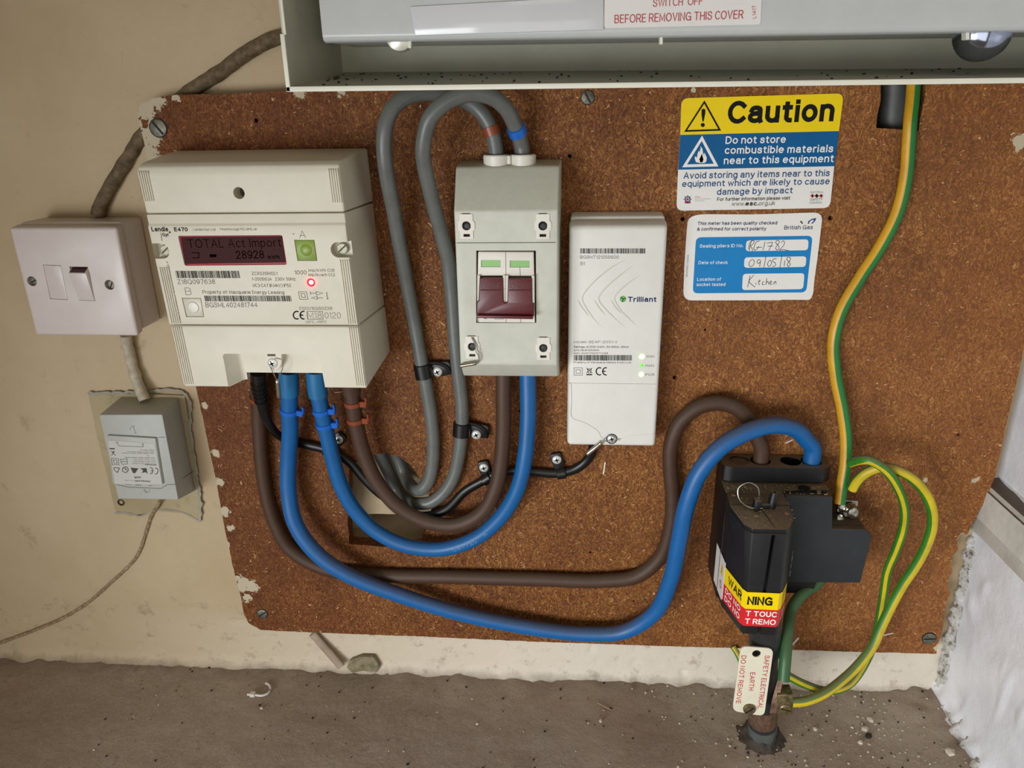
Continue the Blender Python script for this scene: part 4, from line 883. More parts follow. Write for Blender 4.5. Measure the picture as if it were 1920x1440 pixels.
tube(bm, smoothpath([A(*K3(*p), YH + .1) for p in [(1048, 668), (1052, 800), (1055, 930), (1130, 960), (1210, 1000), (1262, 1040), (1285, 1085), (1310, 1095)]], 1.5), 0.25, 5)
tube(bm, smoothpath([A(*K3(*p), YH + .1) for p in [(1395, 1105), (1440, 1095), (1520, 1068), (1600, 1065), (1708, 1055)]], 1.5), 0.14, 5)
mk('cover_seam', bm, plain('hub_seam', 'a9a597', 0.8, var=0), hub)
bm = BM(); c_ = A(*K3(1365, 1097), YH); lathe(bm, c_, (0, -1, 0), [(3.0, -1), (3.0, 0.2), (2.8, 0.25)], 24, 1); lathe(bm, c_, (0, -1, 0), [(4.4, 0.0), (4.4, 0.25), (3.8, 0.25), (3.8, 0.0)], 24, 1); screw_cross(bm, c_, 3.7, 0.3, 0, 1, 1.1)
mk('screw', bm, [M_ZINC, M_DARK], hub)
seal(hub, [[K3(1398, 1090) + (YH - 1.5,), K3(1350, 1070) + (YH - 1.8,), K3(1300, 1105) + (YH - 2.4,), K3(1282, 1125) + (YH - 2.5,)], [K3(1400, 1105) + (YH - 1.5,), K3(1350, 1125) + (YH - 1.8,), K3(1310, 1115) + (YH - 2.4,), K3(1285, 1130) + (YH - 2.5,)], [K3(1400, 1100) + (YH - 1.6,), K3(1430, 1106) + (YH - 1.6,)]],
     [K3(1285, 1125) + (YH - 2.5,), K3(1230, 1170) + (YH - 1,), K3(1168, 1218) + (YH - 0.5,)], 1.9)
for (cx, cy, r, m_, l_) in ((1601, 453, 2.0, M_LED_W, 'bright glowing status lamp'), (1601, 522, 1.3, M_LED_G, 'dimmer green status lamp'), (1597, 592, 1.9, M_LED_W, 'bright glowing status lamp')):
    bm = BM(); lathe(bm, A(*K3(cx, cy), YH + 0.3), (0, -1, 0), [(r, 0), (r * .9, 0.5), (r * .5, 0.8), (0, 0.9)], 16); mk('status_lamp', bm, m_, hub, label=l_)
pr = Print(YH, K2, 0.12); pr.sl = 0.0
pr.bars(1118, 942, 1630, 982, 78, 0, 8); pr.t('BGSMT121250920', 1117, 1022, 1418, 1022, 24, 1, 0.0, 1.05); pr.t('S1', 1118, 1075, 1153, 1075, 27, 1)
pr.t('Trilliant', 1490, 1361, 1714, 1361, 42, 2, 0.03); pr.disc(1453, 1338, 25, 3)
pr.line([(1453, 1338), (1435, 1322)], 5, 4); pr.line([(1453, 1338), (1478, 1332)], 5, 4); pr.line([(1453, 1338), (1450, 1364)], 5, 4)
pr.k = K3
pr.t('Model: SEAP-2001-V', 1068, 348, 1410, 348, 20, 1, 0.0, 1.05); pr.t('Ratings: AC220-240V, 50-60Hz, 25mA', 1068, 384, 1497, 385, 16, 0, 0.01); pr.t('S/N: MEJD1250920', 1068, 409, 1265, 409, 13, 0, 0.01); pr.t('MAC: 0014770010774128', 1068, 433, 1335, 433, 13, 0, 0.01)
pr.bars(1068, 441, 1530, 484, 80, 0, 9); pr.t('Property of Macquarie Meters 3 (UK) Ltd', 1066, 504, 1514, 506, 14, 0, 0.01)
pr.line([(1070, 541), (1135, 541), (1135, 598), (1070, 598)], 3, 1, True); pr.line([(1085, 556), (1120, 556), (1120, 584), (1085, 584)], 3, 1, True)
pr.line([(1166, 542), (1212, 582)], 4); pr.line([(1212, 542), (1166, 582)], 4); pr.line([(1174, 550), (1205, 550), (1200, 580), (1180, 580)], 4, 0, True); pr.rect(1166, 590, 1212, 599)
pr.ce(1243, 1322, 540, 597, 9, 0); pr.t('WAN', 1635, 461, 1697, 461, 20, 1); pr.t('HAN', 1628, 533, 1693, 533, 20, 1); pr.t('PWR', 1625, 604, 1698, 604, 20, 1)
pr.make([M_INK, M_INKG, M_NAVY, plain('logo_green', '6cae5c', 0.5, var=0), M_HUB], hub)

# ------------------------------------------------------------------ fused spur on the left wall
sp = thing('fused_spur', 'white square fused connection unit with rocker switch on the bare wall, far left', 'wall switch', (-380, -20, 358))
bm = BM(); box(bm, -420, -338, -31, -1.5, 360.5, 446, 2.5, 3); mk('pattress_box', bm, M_SPUR, sp)
bm = BM(); hexa(bm, [(-421.5, -41, 358.5), (-336.5, -41, 358.0), (-336.5, -41, 443.0), (-421.5, -41, 443.5), (-420.8, -31, 359.5), (-336.8, -31, 359.5), (-336.8, -31, 445), (-420.8, -31, 445)], 2.2, 3)
K7 = crop(0, 380, 4.8); ct = BM()
for q in ((287, 707), (985, 740)):
    p = A(*K7(*q), -41); lathe(ct, p + Vector((0, -2, 0)), (0, 1, 0), [(3.9, 0), (3.9, 7)], 20)
prism(ct, [A(*K7(*p), -41) + Vector((0, -1, 0)) for p in [(622, 575), (790, 578), (858, 885), (712, 880)]], (0, 3.5, 0))
prism(ct, [A(*K7(*p), -41) + Vector((0, -1, 0)) for p in [(386, 558), (548, 564), (610, 876), (452, 868)]], (0, 2.2, 0))
bm = carve(bm, ct); fp = mk('faceplate', bm, M_SPUR, sp)
bm = BM(); slab(bm, [K7(*p) for p in [(389, 562), (546, 568), (606, 872), (455, 864)]], -41.0, -39, 0.3, 2, r=1.0); mk('fuse_carrier', bm, M_SPUR, sp)
a, b, c, d = [A(*K7(*p), -41) for p in [(625, 578), (788, 580), (855, 882), (714, 877)]]
hexa_pts = [Vector((d.x, -43.4, d.z)), Vector((c.x, -43.4, c.z)), Vector((b.x, -39.2, b.z - 0)), Vector((a.x, -39.2, a.z)), Vector((d.x, -38, d.z)), Vector((c.x, -38, c.z)), Vector((b.x, -37.6, b.z)), Vector((a.x, -37.6, a.z))]
bm = BM()
a2 = a + (d - a) * 0.16; b2 = b + (c - b) * 0.16
hexa(bm, [Vector((d.x, -41.6, d.z)), Vector((c.x, -41.6, c.z)), Vector((b2.x, -44.6, b2.z)), Vector((a2.x, -44.6, a2.z)), Vector((d.x, -38, d.z)), Vector((c.x, -38, c.z)), Vector((b.x, -38.5, b.z)), Vector((a.x, -38.5, a.z))], 0.5, 2)
rk = mk('rocker', bm, M_SPUR, sp)
bm = BM(); e = Vector((0, -0.35, 0.35)); q0 = Vector((a.x + 1.5, -39.2, a.z - .6)); q1 = Vector((b.x - 1.2, -39.2, b.z - .6)); q2 = Vector((b2.x - 1.5, -44.0, b2.z + .6)); q3 = Vector((a2.x + 1.2, -44.0, a2.z + .6)); prism(bm, [q0 + e, q1 + e, q2 + e, q3 + e], (0, 0.5, -0.5)); mk('red_flag', bm, plain('maroon_flag', '3c0d14', 0.35, var=0), rk, label='dark maroon stripe on top of the rocker')
for q, an in (((290, 710), 0.4), ((988, 742), 1.1)):
    bm = BM(); screw_slot(bm, A(*K7(*q), -41) + Vector((0, 3.5, 0)), 3.3, an, 0, 1, 1.2); mk('screw', bm, [M_SCREW, M_DARK], fp)

# ------------------------------------------------------------------ small grey power supply
ps = thing('power_supply_box', 'small grey plastic bell transformer box with upside-down label low on the left wall', 'transformer', (-358, -18, 199))
YP = -38.0
bm = BM(); hexa(bm, [(-386, YP, 210), (-331.5, YP, 210), (-331, YP, 290), (-386, YP, 289), (-388, -1, 199), (-335.5, -1, 199), (-335, -1, 291), (-388, -1, 291)], 1.2, 2)
K11 = crop(180, 740, 6.545); mk('case', bm, M_PSU, ps)
bm = BM(); slab(bm, [K11(*p) for p in [(128, 500), (728, 535), (820, 1105), (205, 1100)]], YP - 2.6, YP + 0.5, 0.9, 2); mk('raised_panel', bm, M_PSU, ps)
bm = BM(); slab(bm, [K11(*p) for p in [(150, 560), (722, 600), (812, 1100), (235, 1096)]], YP - 2.9, YP - 2.5, 0); lb = mk('rating_label', bm, plain('pale_rating_label', 'c3c3bb', 0.4, var=0.02), ps)
bm = BM(); tube(bm, [A(*K11(250, 1105), YP - 0.1), A(*K11(400, 1135), YP - .1), A(*K11(800, 1152), YP - 0.1), A(*K11(880, 1100), YP - .1), A(*K11(962, 1105), YP - 0.1)], 0.22, 5)
tube(bm, [A(*K11(962, 1100), YP - 0.2), Vector((-334.6, -1.5, 219))], 0.25, 5); tube(bm, [A(*K11(760, 525), YP - 0.1), A(*K11(845, 520), YP - 0.1)], 0.2, 5); mk('case_seam', bm, M_SEAM, ps)['kind'] = 'stuff'
pr = Print(YP, K11, 0.15); pr.arc(455, 430, 38, 46, 60, 180, 5); pr.line([(455, 390), (488, 470)], 5); pr.line([(470, 472), (500, 470)], 4); pr.arc(625, 1160, 36, 40, 180, 360, 6); pr.line([(600, 1160), (625, 1200)], 6)
pr.make([plain('moulded_mark', '7b7c74', 0.6, var=0)], ps, 'moulded_marks')
pr = Print(YP - 2.9, K11, 0.12)
pr.line([(258, 585), (280, 628), (580, 640), (572, 605)], 5); pr.line([(245, 590), (270, 580)], 6); pr.line([(560, 608), (592, 602)], 6)
for (x1, x0, y, h) in ((710, 540, 672, 13), (708, 385, 694, 13), (715, 315, 712, 13), (655, 625, 745, 10), (722, 352, 765, 15), (725, 465, 792, 12), (735, 440, 815, 12), (735, 435, 838, 12)): pr.t('Input 230V 50Hz 33mA output 8V'[:max(5, int((x1 - x0) / 14))], x1, y + 4, x0, y, h, 0, 0.01)
pr.t('Manufactured by', 742, 858, 600, 852, 14, 0, 0.03); pr.rect(168, 655, 230, 670); pr.line([(185, 690), (240, 745)], 7); pr.line([(225, 690), (190, 748)], 7); pr.line([(195, 700), (232, 705)], 6)
pr.line([(190, 780), (275, 785), (282, 862), (200, 858)], 5, 0, True); pr.line([(212, 800), (255, 803), (260, 842), (222, 840)], 5, 0, True); pr.line([(295, 795), (385, 790), (385, 850), (320, 855)], 5, 0, True); pr.line([(310, 820), (380, 818)], 6)
def flipce(cx, cy, r, w): 
    pr.arc(cx, cy, r * .8, r, -130, 90, w)
pr.arc(735, 938, 26, 36, -110, 110, 9); pr.arc(672, 933, 26, 36, -110, 110, 9); pr.line([(672, 933), (695, 933)], 8)
pr.poly([(545, 905), (620, 900), (632, 970), (610, 950), (560, 960), (580, 930)], 0); pr.poly([(425, 895), (520, 905), (480, 965), (455, 960)], 0); pr.arc(360, 920, 36, 34, 0, 360, 9); pr.line([(350, 900), (375, 925)], 14); pr.line([(220, 895), (290, 900), (262, 955), (225, 925)], 8, 0, True)
pr.t('HONE', 545, 1000, 466, 1004, 26, 0, 0.02); pr.t('Honeywell', 664, 1055, 480, 1048, 22, 0, 0.04); pr.t('home', 476, 1048, 358, 1044, 13, 0); pr.line([(690, 1118), (640, 1114)], 5); pr.line([(560, 1110), (480, 1106)], 7); pr.line([(440, 1105), (355, 1100)], 4)
pr.make([M_INKG], lb)

# ------------------------------------------------------------------ supply cut-out (service head)
hd = thing('service_cutout', 'black dusty supply fuse cut-out with warning sticker at the lower right of the board', 'fuse unit', (175, -50, 140))
bm = BM(); t = BM()
# base body: left column behind the carrier and the right block, notched at the top right
prism(bm, [(127, -16, 238.5), (208, -16, 238.5), (208, -50, 238.5), (172, -50, 237), (172, -58, 237), (127, -58, 237)], (0, 0, -97), 0.8, 2)
base = mk('base_block', bm, M_BLACK, hd)
bm = BM()
prism(bm, [(171.5, -60, 237.5), (207, -60, 237.5), (210.5, -60, 209), (236, -60, 209), (241.5, -60, 203), (239, -60, 160), (180, -60, 158.5), (171.5, -60, 160)], (0, 8, 0), 0.5, 2)
prism(bm, [(173, -52.2, 236.5), (208.5, -52.2, 236.5), (211, -52.2, 208), (238, -52.2, 207.5), (237, -52.2, 162), (174, -52.2, 162)], (0, 36.2, 0), 0.5, 2)
mk('neutral_block_cover', bm, M_SLATE, hd)
T8 = [(127, -57), (125.5, -80), (130, -105), (135, -110.5), (158.5, -110.5), (161.5, -108.5), (168, -95), (171, -57)]
B8 = [(128, -57), (128.5, -70), (137, -100.5), (138.5, -103.5), (162, -104.2), (164.5, -102), (171, -90), (171, -57)]
def loft(bm, levels, bevel):
    t = bmesh.new(); R = [[t.verts.new((x, y, z)) for x, y in pts] for pts, z in levels]
    t.faces.new(R[0]); t.faces.new(R[-1][::-1])
    for a, b in zip(R, R[1:]):
        for i in range(len(a)): t.faces.new((a[i], b[i], b[(i + 1) % len(a)], a[(i + 1) % len(a)]))
    bmesh.ops.recalc_face_normals(t, faces=t.faces); bmesh.ops.bevel(t, geom=t.edges[:], offset=bevel, segments=2, profile=0.5, affect='EDGES', clamp_overlap=True); add(bm, t)
mixp = lambda t: [(a[0] * (1 - t) + b[0] * t, a[1] * (1 - t) + b[1] * t) for a, b in zip(T8, B8)]
bm = BM(); loft(bm, [(T8, 238.2), (mixp(0.06), 234)], 0.5); mk('carrier_top', bm, M_BLACK, hd)
bm = BM(); loft(bm, [(mixp(0.06), 234), (mixp(0.8), 186), (B8, 141)], 0.6)
ct = BM(); box(ct, 149.0, 151.6, -114, -101.5, 136, 233); box(ct, 127.2, 128.4, -100, -84, 150, 225)
bm = carve(bm, ct); car = mk('fuse_carrier', bm, M_SLATE2, hd)
bm = BM()
prism(bm, rnd([(127, -38.5, 252), (133, -41, 252), (205, -41, 252), (212, -36, 252), (212.5, -17, 252), (127, -17, 252)], 2.5), (0, 0, -12.5), 0)
ct = BM()
HOLES = []
for (px, py) in ((1386, 866), (1425, 868), (1482, 866), (1520, 868)):
    p = A(px, py, -28.5); HOLES.append(p.copy()); lathe(ct, Vector((p.x, -28.5, 236)), (0, 0, 1), [(8.0, 4 if px != 1386 else 14.8), (8.0, 20)], 24)
bm = carve(bm, ct); sb = mk('cable_seal_block', bm, M_BLACK, hd)
# groove lines and slots on the dusty top
bm = BM(); tube(bm, [Vector((127, -76, 238.1)), Vector((150, -77, 238.1)), Vector((171, -76, 238.1))], 0.5, 5); tube(bm, [Vector((147, -79, 238.1)), Vector((149, -92, 238.1)), Vector((151, -108, 238.0))], 0.35, 5)
a, b = AZ(1472, 922, 238.4), AZ(1551, 926, 238.4); box(bm, a.x, b.x, a.y - 1.4, a.y + 1.0, 238.0, 238.6)
c_ = AZ(1508, 915, 238.4); lathe(bm, Vector((c_.x, c_.y, 238.2)), (0, 0, 1), [(4.4, 0), (4.4, 0.5)], 20)
mk('slot_marks', bm, M_DARK, hd)
# lugs with a seal wire on the carrier top
bm = BM(); p = AZ(1432, 950, 238); box(bm, p.x - 9, p.x - 4, p.y - 8, p.y - 1, 236, 247, 0.8, 2); lathe(bm, Vector((p.x + 5, p.y - 1, 236)), (0.1, 0, 1), [(3.4, 0), (3.2, 9), (2.6, 15), (2.4, 15), (1.2, 15), (1.1, 10), (0, 10)], 16); box(bm, p.x - 5, p.x + 5, p.y - 4, p.y + 1, 236, 242, 0.8, 2)
lug = mk('sealing_lug', bm, M_BLACK, hd)
q = Vector((p.x - 12, p.y + 2, 251)); bm = BM(); tube(bm, smoothpath([Vector((p.x - 4, p.y, 246)), Vector((p.x - 6, p.y, 254)), Vector((p.x - 13, p.y, 258)), Vector((p.x - 20, p.y, 253)), Vector((p.x - 19, p.y - 3, 245)), Vector((p.x - 12, p.y - 6, 240.5)), Vector((p.x - 3, p.y - 8, 241))], 1), 0.45, 6); mk('seal_wire', bm, M_WIRE, lug)
# warning sticker folded round the carrier
def fold(zb, zt, path):
    return path
def ribbon(bm, path, z0, z1, mi, off=0.35):
    vs = []
    for (x, y, nx, ny) in path: vs.append((bm.verts.new((x + nx * off, y + ny * off, z0)), bm.verts.new((x + nx * off, y + ny * off, z1))))
    for (a, b), (c, d) in zip(vs, vs[1:]): bm.faces.new((a, c, d, b)).material_index = mi
FT = mixp(0.80); u1 = Vector((FT[2][0] - FT[1][0], FT[2][1] - FT[1][1], 0)).normalized(); n1 = Vector((u1.y, -u1.x, 0)); n1 = n1 if n1.x < 0 else -n1
u2 = Vector((FT[6][0] - FT[5][0], FT[6][1] - FT[5][1], 0)).normalized(); n2 = Vector((u2.y, -u2.x, 0)); n2 = n2 if n2.x > 0 else -n2
W_ = [(126.95, -44, -1, 0), (FT[1][0], FT[1][1], -1, 0), (FT[1][0], FT[1][1], n1.x, n1.y), (FT[2][0], FT[2][1], n1.x, n1.y), (FT[3][0], FT[3][1], -0.5, -0.85), (FT[4][0], FT[4][1], 0, -1), (FT[5][0], FT[5][1], 0.6, -0.8), (FT[6][0], FT[6][1], n2.x, n2.y)]
bm = BM()
ribbon(bm, W_[0:2], 148, 184, 0)
# chamfer face split: white margin, then yellow over red
lerp = lambda a, b, t: tuple(a[i] + (b[i] - a[i]) * t for i in range(4))
c0, c1 = W_[2], W_[3]; cm = lerp(c0, c1, 0.05)
ribbon(bm, [c0, cm], 150, 184, 0); ribbon(bm, [cm, c1, W_[4], W_[5]], 165.5, 180.5, 1); ribbon(bm, [cm, c1, W_[4], W_[5]], 150, 165.5, 2)
ribbon(bm, [W_[5], W_[6], W_[7]], 165.5, 180.5, 1); ribbon(bm, [W_[5], W_[6], W_[7]], 150, 165.5, 2)
NOFLIP.add('warning_sticker'); ws = mk('warning_sticker', bm, [M_SWHITE, M_SYEL, M_WRED], hd, smooth=False, label='yellow and red WARNING sticker folded round the carrier')
bm = BM()
def on(face, s, z):   # a point at distance s (mm) along a face of the sticker
    (x0, y0, nx, ny), (x1, y1, _, _) = face; L_ = math.hypot(x1 - x0, y1 - y0); return Vector((x0 + (x1 - x0) * s / L_, y0 + (y1 - y0) * s / L_, z)), Vector((nx, ny, 0))
F1 = (cm, c1); F2 = ((FT[3][0], FT[3][1] - 0.3, 0, -1), (FT[4][0], FT[4][1] - 0.3, 0, -1))
L1 = math.hypot(c1[0] - cm[0], c1[1] - cm[1])
def foldtext(left, right, z, h, mi, l0, r1, bold):
    a, n = on(F1, l0, z); b, _ = on(F1, L1 - 0.4, z); T3(bm, left, a, b, h, n, bold, mi, 1, 0.45)
    a, n = on(F2, 0.5, z); b, _ = on(F2, min(r1, 23.3), z); T3(bm, right, a, b, h, n, bold, mi, 1, 0.4)
foldtext('WAR', 'NING', 169.5, 7.4, 0, 6.5, 19, 0.028)
foldtext('DO NO', 'T TOUC', 159.2, 4.9, 1, 3.5, 27, 0.025); foldtext('DO NO', 'T REMO', 152.2, 4.9, 1, 3.5, 27, 0.025)
F0 = (W_[0], W_[1]); a, n = on(F0, 19.0, 172); tri = [on(F0, 18.0, 168)[0], on(F0, 25.0, 168)[0], on(F0, 21.5, 181)[0]]
vs = [bm.verts.new(q + n * 0.4) for q in tri]; bm.faces.new(vs).material_index = 2
vs = [bm.verts.new(q + n * 0.45) for q in (on(F0, 20.9, 170)[0], on(F0, 22.1, 170)[0], on(F0, 21.8, 177)[0], on(F0, 21.2, 177)[0])]; bm.faces.new(vs).material_index = 0
cc = on(F0, 21.5, 159)[0]
for i in range(16):
    a0, a1 = 6.2832 * i / 16, 6.2832 * (i + 1) / 16; f = lambda a, r: cc + (on(F0, 22.5, 159)[0] - cc) * math.cos(a) * r + Vector((0, 0, math.sin(a) * r)) + n * 0.4
    bm.faces.new([bm.verts.new(f(a0, 3.6)), bm.verts.new(f(a1, 3.6)), bm.verts.new(f(a1, 2.8)), bm.verts.new(f(a0, 2.8))]).material_index = 3
vs = [bm.verts.new(q + n * 0.42) for q in (on(F0, 19.3, 161)[0], on(F0, 23.2, 156.4)[0], on(F0, 23.7, 157)[0], on(F0, 19.8, 161.6)[0])]; bm.faces.new(vs).material_index = 3
T3(bm, '?', on(F0, 20.4, 157)[0], on(F0, 22.4, 157)[0], 4.5, n, 0, 0, 1, 0.38)
b, nn = Vector((W_[6][0], W_[6][1], 168)), Vector((n2.x, n2.y, 0))
for zz, tt, mm_, hh in ((174.5, 'DANGER', 4, 3.0), (169.5, '415V', 4, 3.0), (159.2, 'H', 1, 4.9), (152.2, 'VE', 1, 4.9)):
    T3(bm, tt, Vector((W_[6][0] + .5, W_[6][1] + .8, zz)), Vector((W_[7][0] - (.5 if len(tt) > 1 else 2), W_[7][1] - (1 if len(tt) > 1 else 5), zz)), hh, nn, 0.0, mm_, 1, 0.45)
NOFLIP.add('sticker_lettering'); mk('sticker_lettering', bm, [M_INK, M_WINK, M_SYEL, M_WRED, plain('ochre_ink', '9a7f10', 0.5, var=0)], ws, smooth=False)
bm = BM()
T3(bm, '1926', Vector((169.8, -95.5, 210)), Vector((169.8, -95.5, 188)), 3.5, (0.85, -0.5, 0), 0.02, 0, 1, 0.3)
NOFLIP.add('moulded_number'); mk('moulded_number', bm, plain('rubbed_number', '8a8578', 0.5), hd, smooth=False)
# metal terminal in the notch
bm = BM(); a = A(1568, 938, -36); b = A(1610, 940, -36)
prism(bm, [a, b, A(1606, 965, -36), A(1590, 985, -36), A(1570, 975, -36)], (0, 2.5, 0), 0.5, 1)
lathe(bm, A(1592, 956, -38), (0.2, -1, 0.1), [(6.2, 0), (6.4, 3), (4.6, 6.5), (2.0, 7.5), (0, 7.4)], 9); lathe(bm, A(1575, 948, -38), (0, -1, 0.3), [(3.6, 0), (3.2, 4), (1.8, 5), (0, 5)], 8); lathe(bm, A(1572, 972, -40), (0.3, -1, 0.6), [(4, 0), (3.2, 3), (0, 4)], 8)
mk('earth_terminal', bm, plain('bright_terminal_metal', 'c0bcae', 0.22, metal=0.95, var=0.3, scale=350), hd, label='shiny metal earth terminal in the notch of the block')
bm = BM(); hexa(bm, [A(1566, 999, -60), A(1622, 1001, -60), A(1608, 978, -38), A(1572, 978, -38), A(1566, 1002, -54) + Vector((0, 4, -4)), A(1622, 1004, -54) + Vector((0, 4, -4)), A(1608, 985, -32) + Vector((0, 0, -6)), A(1572, 985, -32) + Vector((0, 0, -6))], 0.3, 1)
mk('dust_ledge', bm, plain('brown_dust', '5c4832', 0.9, var=0.3, scale=300, bump=0.6), hd)
bm = BM(); rg = random.Random(4)
for i in range(150):
    x = rg.uniform(128, 205); y = rg.uniform(-58, -43) if x > 171 else rg.uniform(-106, -43); 
    if y < -98 and (x < 136 or x > 160): continue
    s = rg.uniform(0.15, 0.6) * (1 if rg.random() < .93 else 2.2); box(bm, x - s, x + s * rg.uniform(.5, 1.5), y - s, y + s, 238, 238.4 + s * .4)
o = mk('dust_grains', bm, plain('tan_dust_grains', '9a7d58', 0.9, var=0.2), hd, smooth=False); o['kind'] = 'stuff'

# service pipe into the floor, lead-grey gland at the foot
pipe = thing('supply_cable_pipe', 'thick black supply cable rising from the floor into the cut-out', 'cable', (176, -60, 0))
bm = BM(); P_ = [Vector((160, -84, 141)) * (1 - t) + Vector((177, -64, -4)) * t for t in [i / 40 for i in range(41)]]
tube(bm, P_, 12, 26, rad=lambda t: 12.4 if t < 0.26 else (11.0 if t < 0.86 else 11.6)); mk('sheath', bm, M_CONDUIT, pipe)
bm = BM(); tube(bm, [P_[i] for i in range(27, 34)], 12.2, 24, rad=lambda t: 12.0 + 0.3 * math.sin(t * 30)); mk('copper_wrap', bm, M_COPPER, pipe)
bm = BM(); tube(bm, [P_[i] for i in range(34, 39)], 11.9, 24, rad=lambda t: 12.2); mk('grey_collar', bm, plain('grey_tape', '555a58', 0.5, var=0.15), pipe)
bm = BM(); lathe(bm, Vector((177, -64, -2)), (0, 0, 1), [(30, -1), (26, 0.8), (21, 1.8), (17, 3.4), (14.8, 6.5), (13.4, 10), (12.4, 13)], 48)
for v in bm.verts: v.co += Vector((noise.noise(v.co * .12), noise.noise(v.co * .12 + Vector((3, 0, 0))), 0.4 * noise.noise(v.co * .2))) * 3 + Vector((noise.noise(v.co * .5), noise.noise(v.co * .5 + Vector((9, 0, 0))), noise.noise(v.co * .6))) * 1.4
mk('tar_seal', bm, plain('tarry_dirt', '2b2825', 0.7, var=0.4, dust=0.8, dustcol='55493c', scale=200, bump=0.8), pipe)

# ------------------------------------------------------------------ earth clamp, tag
cl = thing('earth_clamp', 'small aged brass earth clamp with slotted screw on the black supply cable', 'clamp', (186, -84, 25))
bm = BM(); slab(bm, [(1458, 1303), (1488, 1302), (1487, 1343), (1456, 1340)], -88, -76, 1.0, 2); mk('clamp_block', bm, M_BRASS, cl)
bm = BM(); screw_slot(bm, A(1472, 1329, -88.2), 4.6, -0.3, 0, 1, 1.4); mk('screw', bm, [M_BRASS, M_DARK], cl)
bm = BM()
for i in range(5):
    dx = i * 2.2 - 4; tube(bm, smoothpath([A(1464 + dx * .8, 1270, -82), A(1459 + dx, 1290, -84), A(1453 + dx * 1.2, 1315, -87), A(1449 + dx, 1337, -88)], 2), 0.75, 6)
cs = mk('copper_strands', bm, M_COPPER, cl, label='bare copper strands')
tg = thing('earth_tag', 'ivory tag reading SAFETY ELECTRICAL EARTH with red letters hung in front of the supply cable', 'tag', A(1410, 1345, -94))
K10 = crop(1300, 1060, 3.789); YT = -96.0
bm = BM(); ol = rnd([A(*K10(*p), YT) for p in [(338, 574), (570, 592), (503, 1072), (278, 1034)]], 5.5, 6); fill(bm, ol, [circ(A(*K10(449, 628), YT), 3.4, 20)], YT, YT + 1.1); mk('plate', bm, M_TAG, tg, angle=30)
pr = Print(YT, K10, 0.12); pr.t('SAFETY ELECTRICAL', 508, 640, 455, 1018, 36, 0, 0.012, 1.05); pr.t('EARTH', 404, 760, 392, 888, 36, 0, 0.012, 1.1); pr.t('DO NOT REMOVE', 342, 640, 301, 980, 36, 0, 0.012, 1.05); pr.make([M_REDINK], tg)
bm = BM(); screw_slot(bm, A(*K10(397, 1018), YT - 0.2), 5.0, 0.75, 0, 1, 2.2); mk('screw', bm, [M_BRASS, M_DARK], tg)

# ------------------------------------------------------------------ cables
def cable(name, label, pts, r, mats, cat='cable', group=None, n=20, stripe=None, rad=None, flat=None, step=2.0):
    P_ = smoothpath([p if isinstance(p, Vector) else A(*p) for p in pts], step); b0 = min(P_, key=lambda v: v.z)
    t = thing(name, label, cat, b0, group); bm = BM(); tube(bm, P_, r, n, stripe=stripe, rad=rad, flat=flat); mk('sheath', bm, mats, t, angle=60); return t, P_
def tie(par, P_, frac, r, m_, side=1, head=True, hw=1.9):
    i = min(len(P_) - 2, max(1, int(frac * (len(P_) - 1)))); c = P_[i]; T_ = (P_[i + 1] - P_[i - 1]).normalized()
    bm = BM(); tube(bm, [c - T_ * hw, c - T_ * (hw - .2), c + T_ * (hw - .2), c + T_ * hw], r + 0.9, 24, rad=lambda t: r + (0.3 if t in (0, 1) else 0.9))
    if head:
        s = T_.cross(Vector((0, -1, 0))).normalized(); s = s if s.x > 0 else -s
        q = c + s * (r + 2.6) * side + Vector((0, -2, 0)); f = T_ * 2.6
        for (o0, o1) in ((Vector((0, 0, 0)), s * 0),): pass
        u = s * 2.6; w = Vector((0, 2.6, 0)); hexa(bm, [q - u - f - w, q + u - f - w, q + u + f - w, q - u + f - w, q - u - f + w, q + u - f + w, q + u + f + w, q - u + f + w], 0.4, 1)
        q2 = q + s * 2.6 - T_ * 3.0; u = s * 0.7; f = T_ * 3.4; w = Vector((0, 2.2, 0)); hexa(bm, [q2 - u - f - w, q2 + u - f - w, q2 + u + f - w, q2 - u + f - w, q2 - u - f + w, q2 + u - f + w, q2 + u + f + w, q2 - u + f + w], 0.3, 1)
    mk('cable_tie', bm, m_, par)
def at_px(P_, px, py, y):
    q = A(px, py, y); return min(range(len(P_)), key=lambda i: (P_[i] - q).length) / (len(P_) - 1)

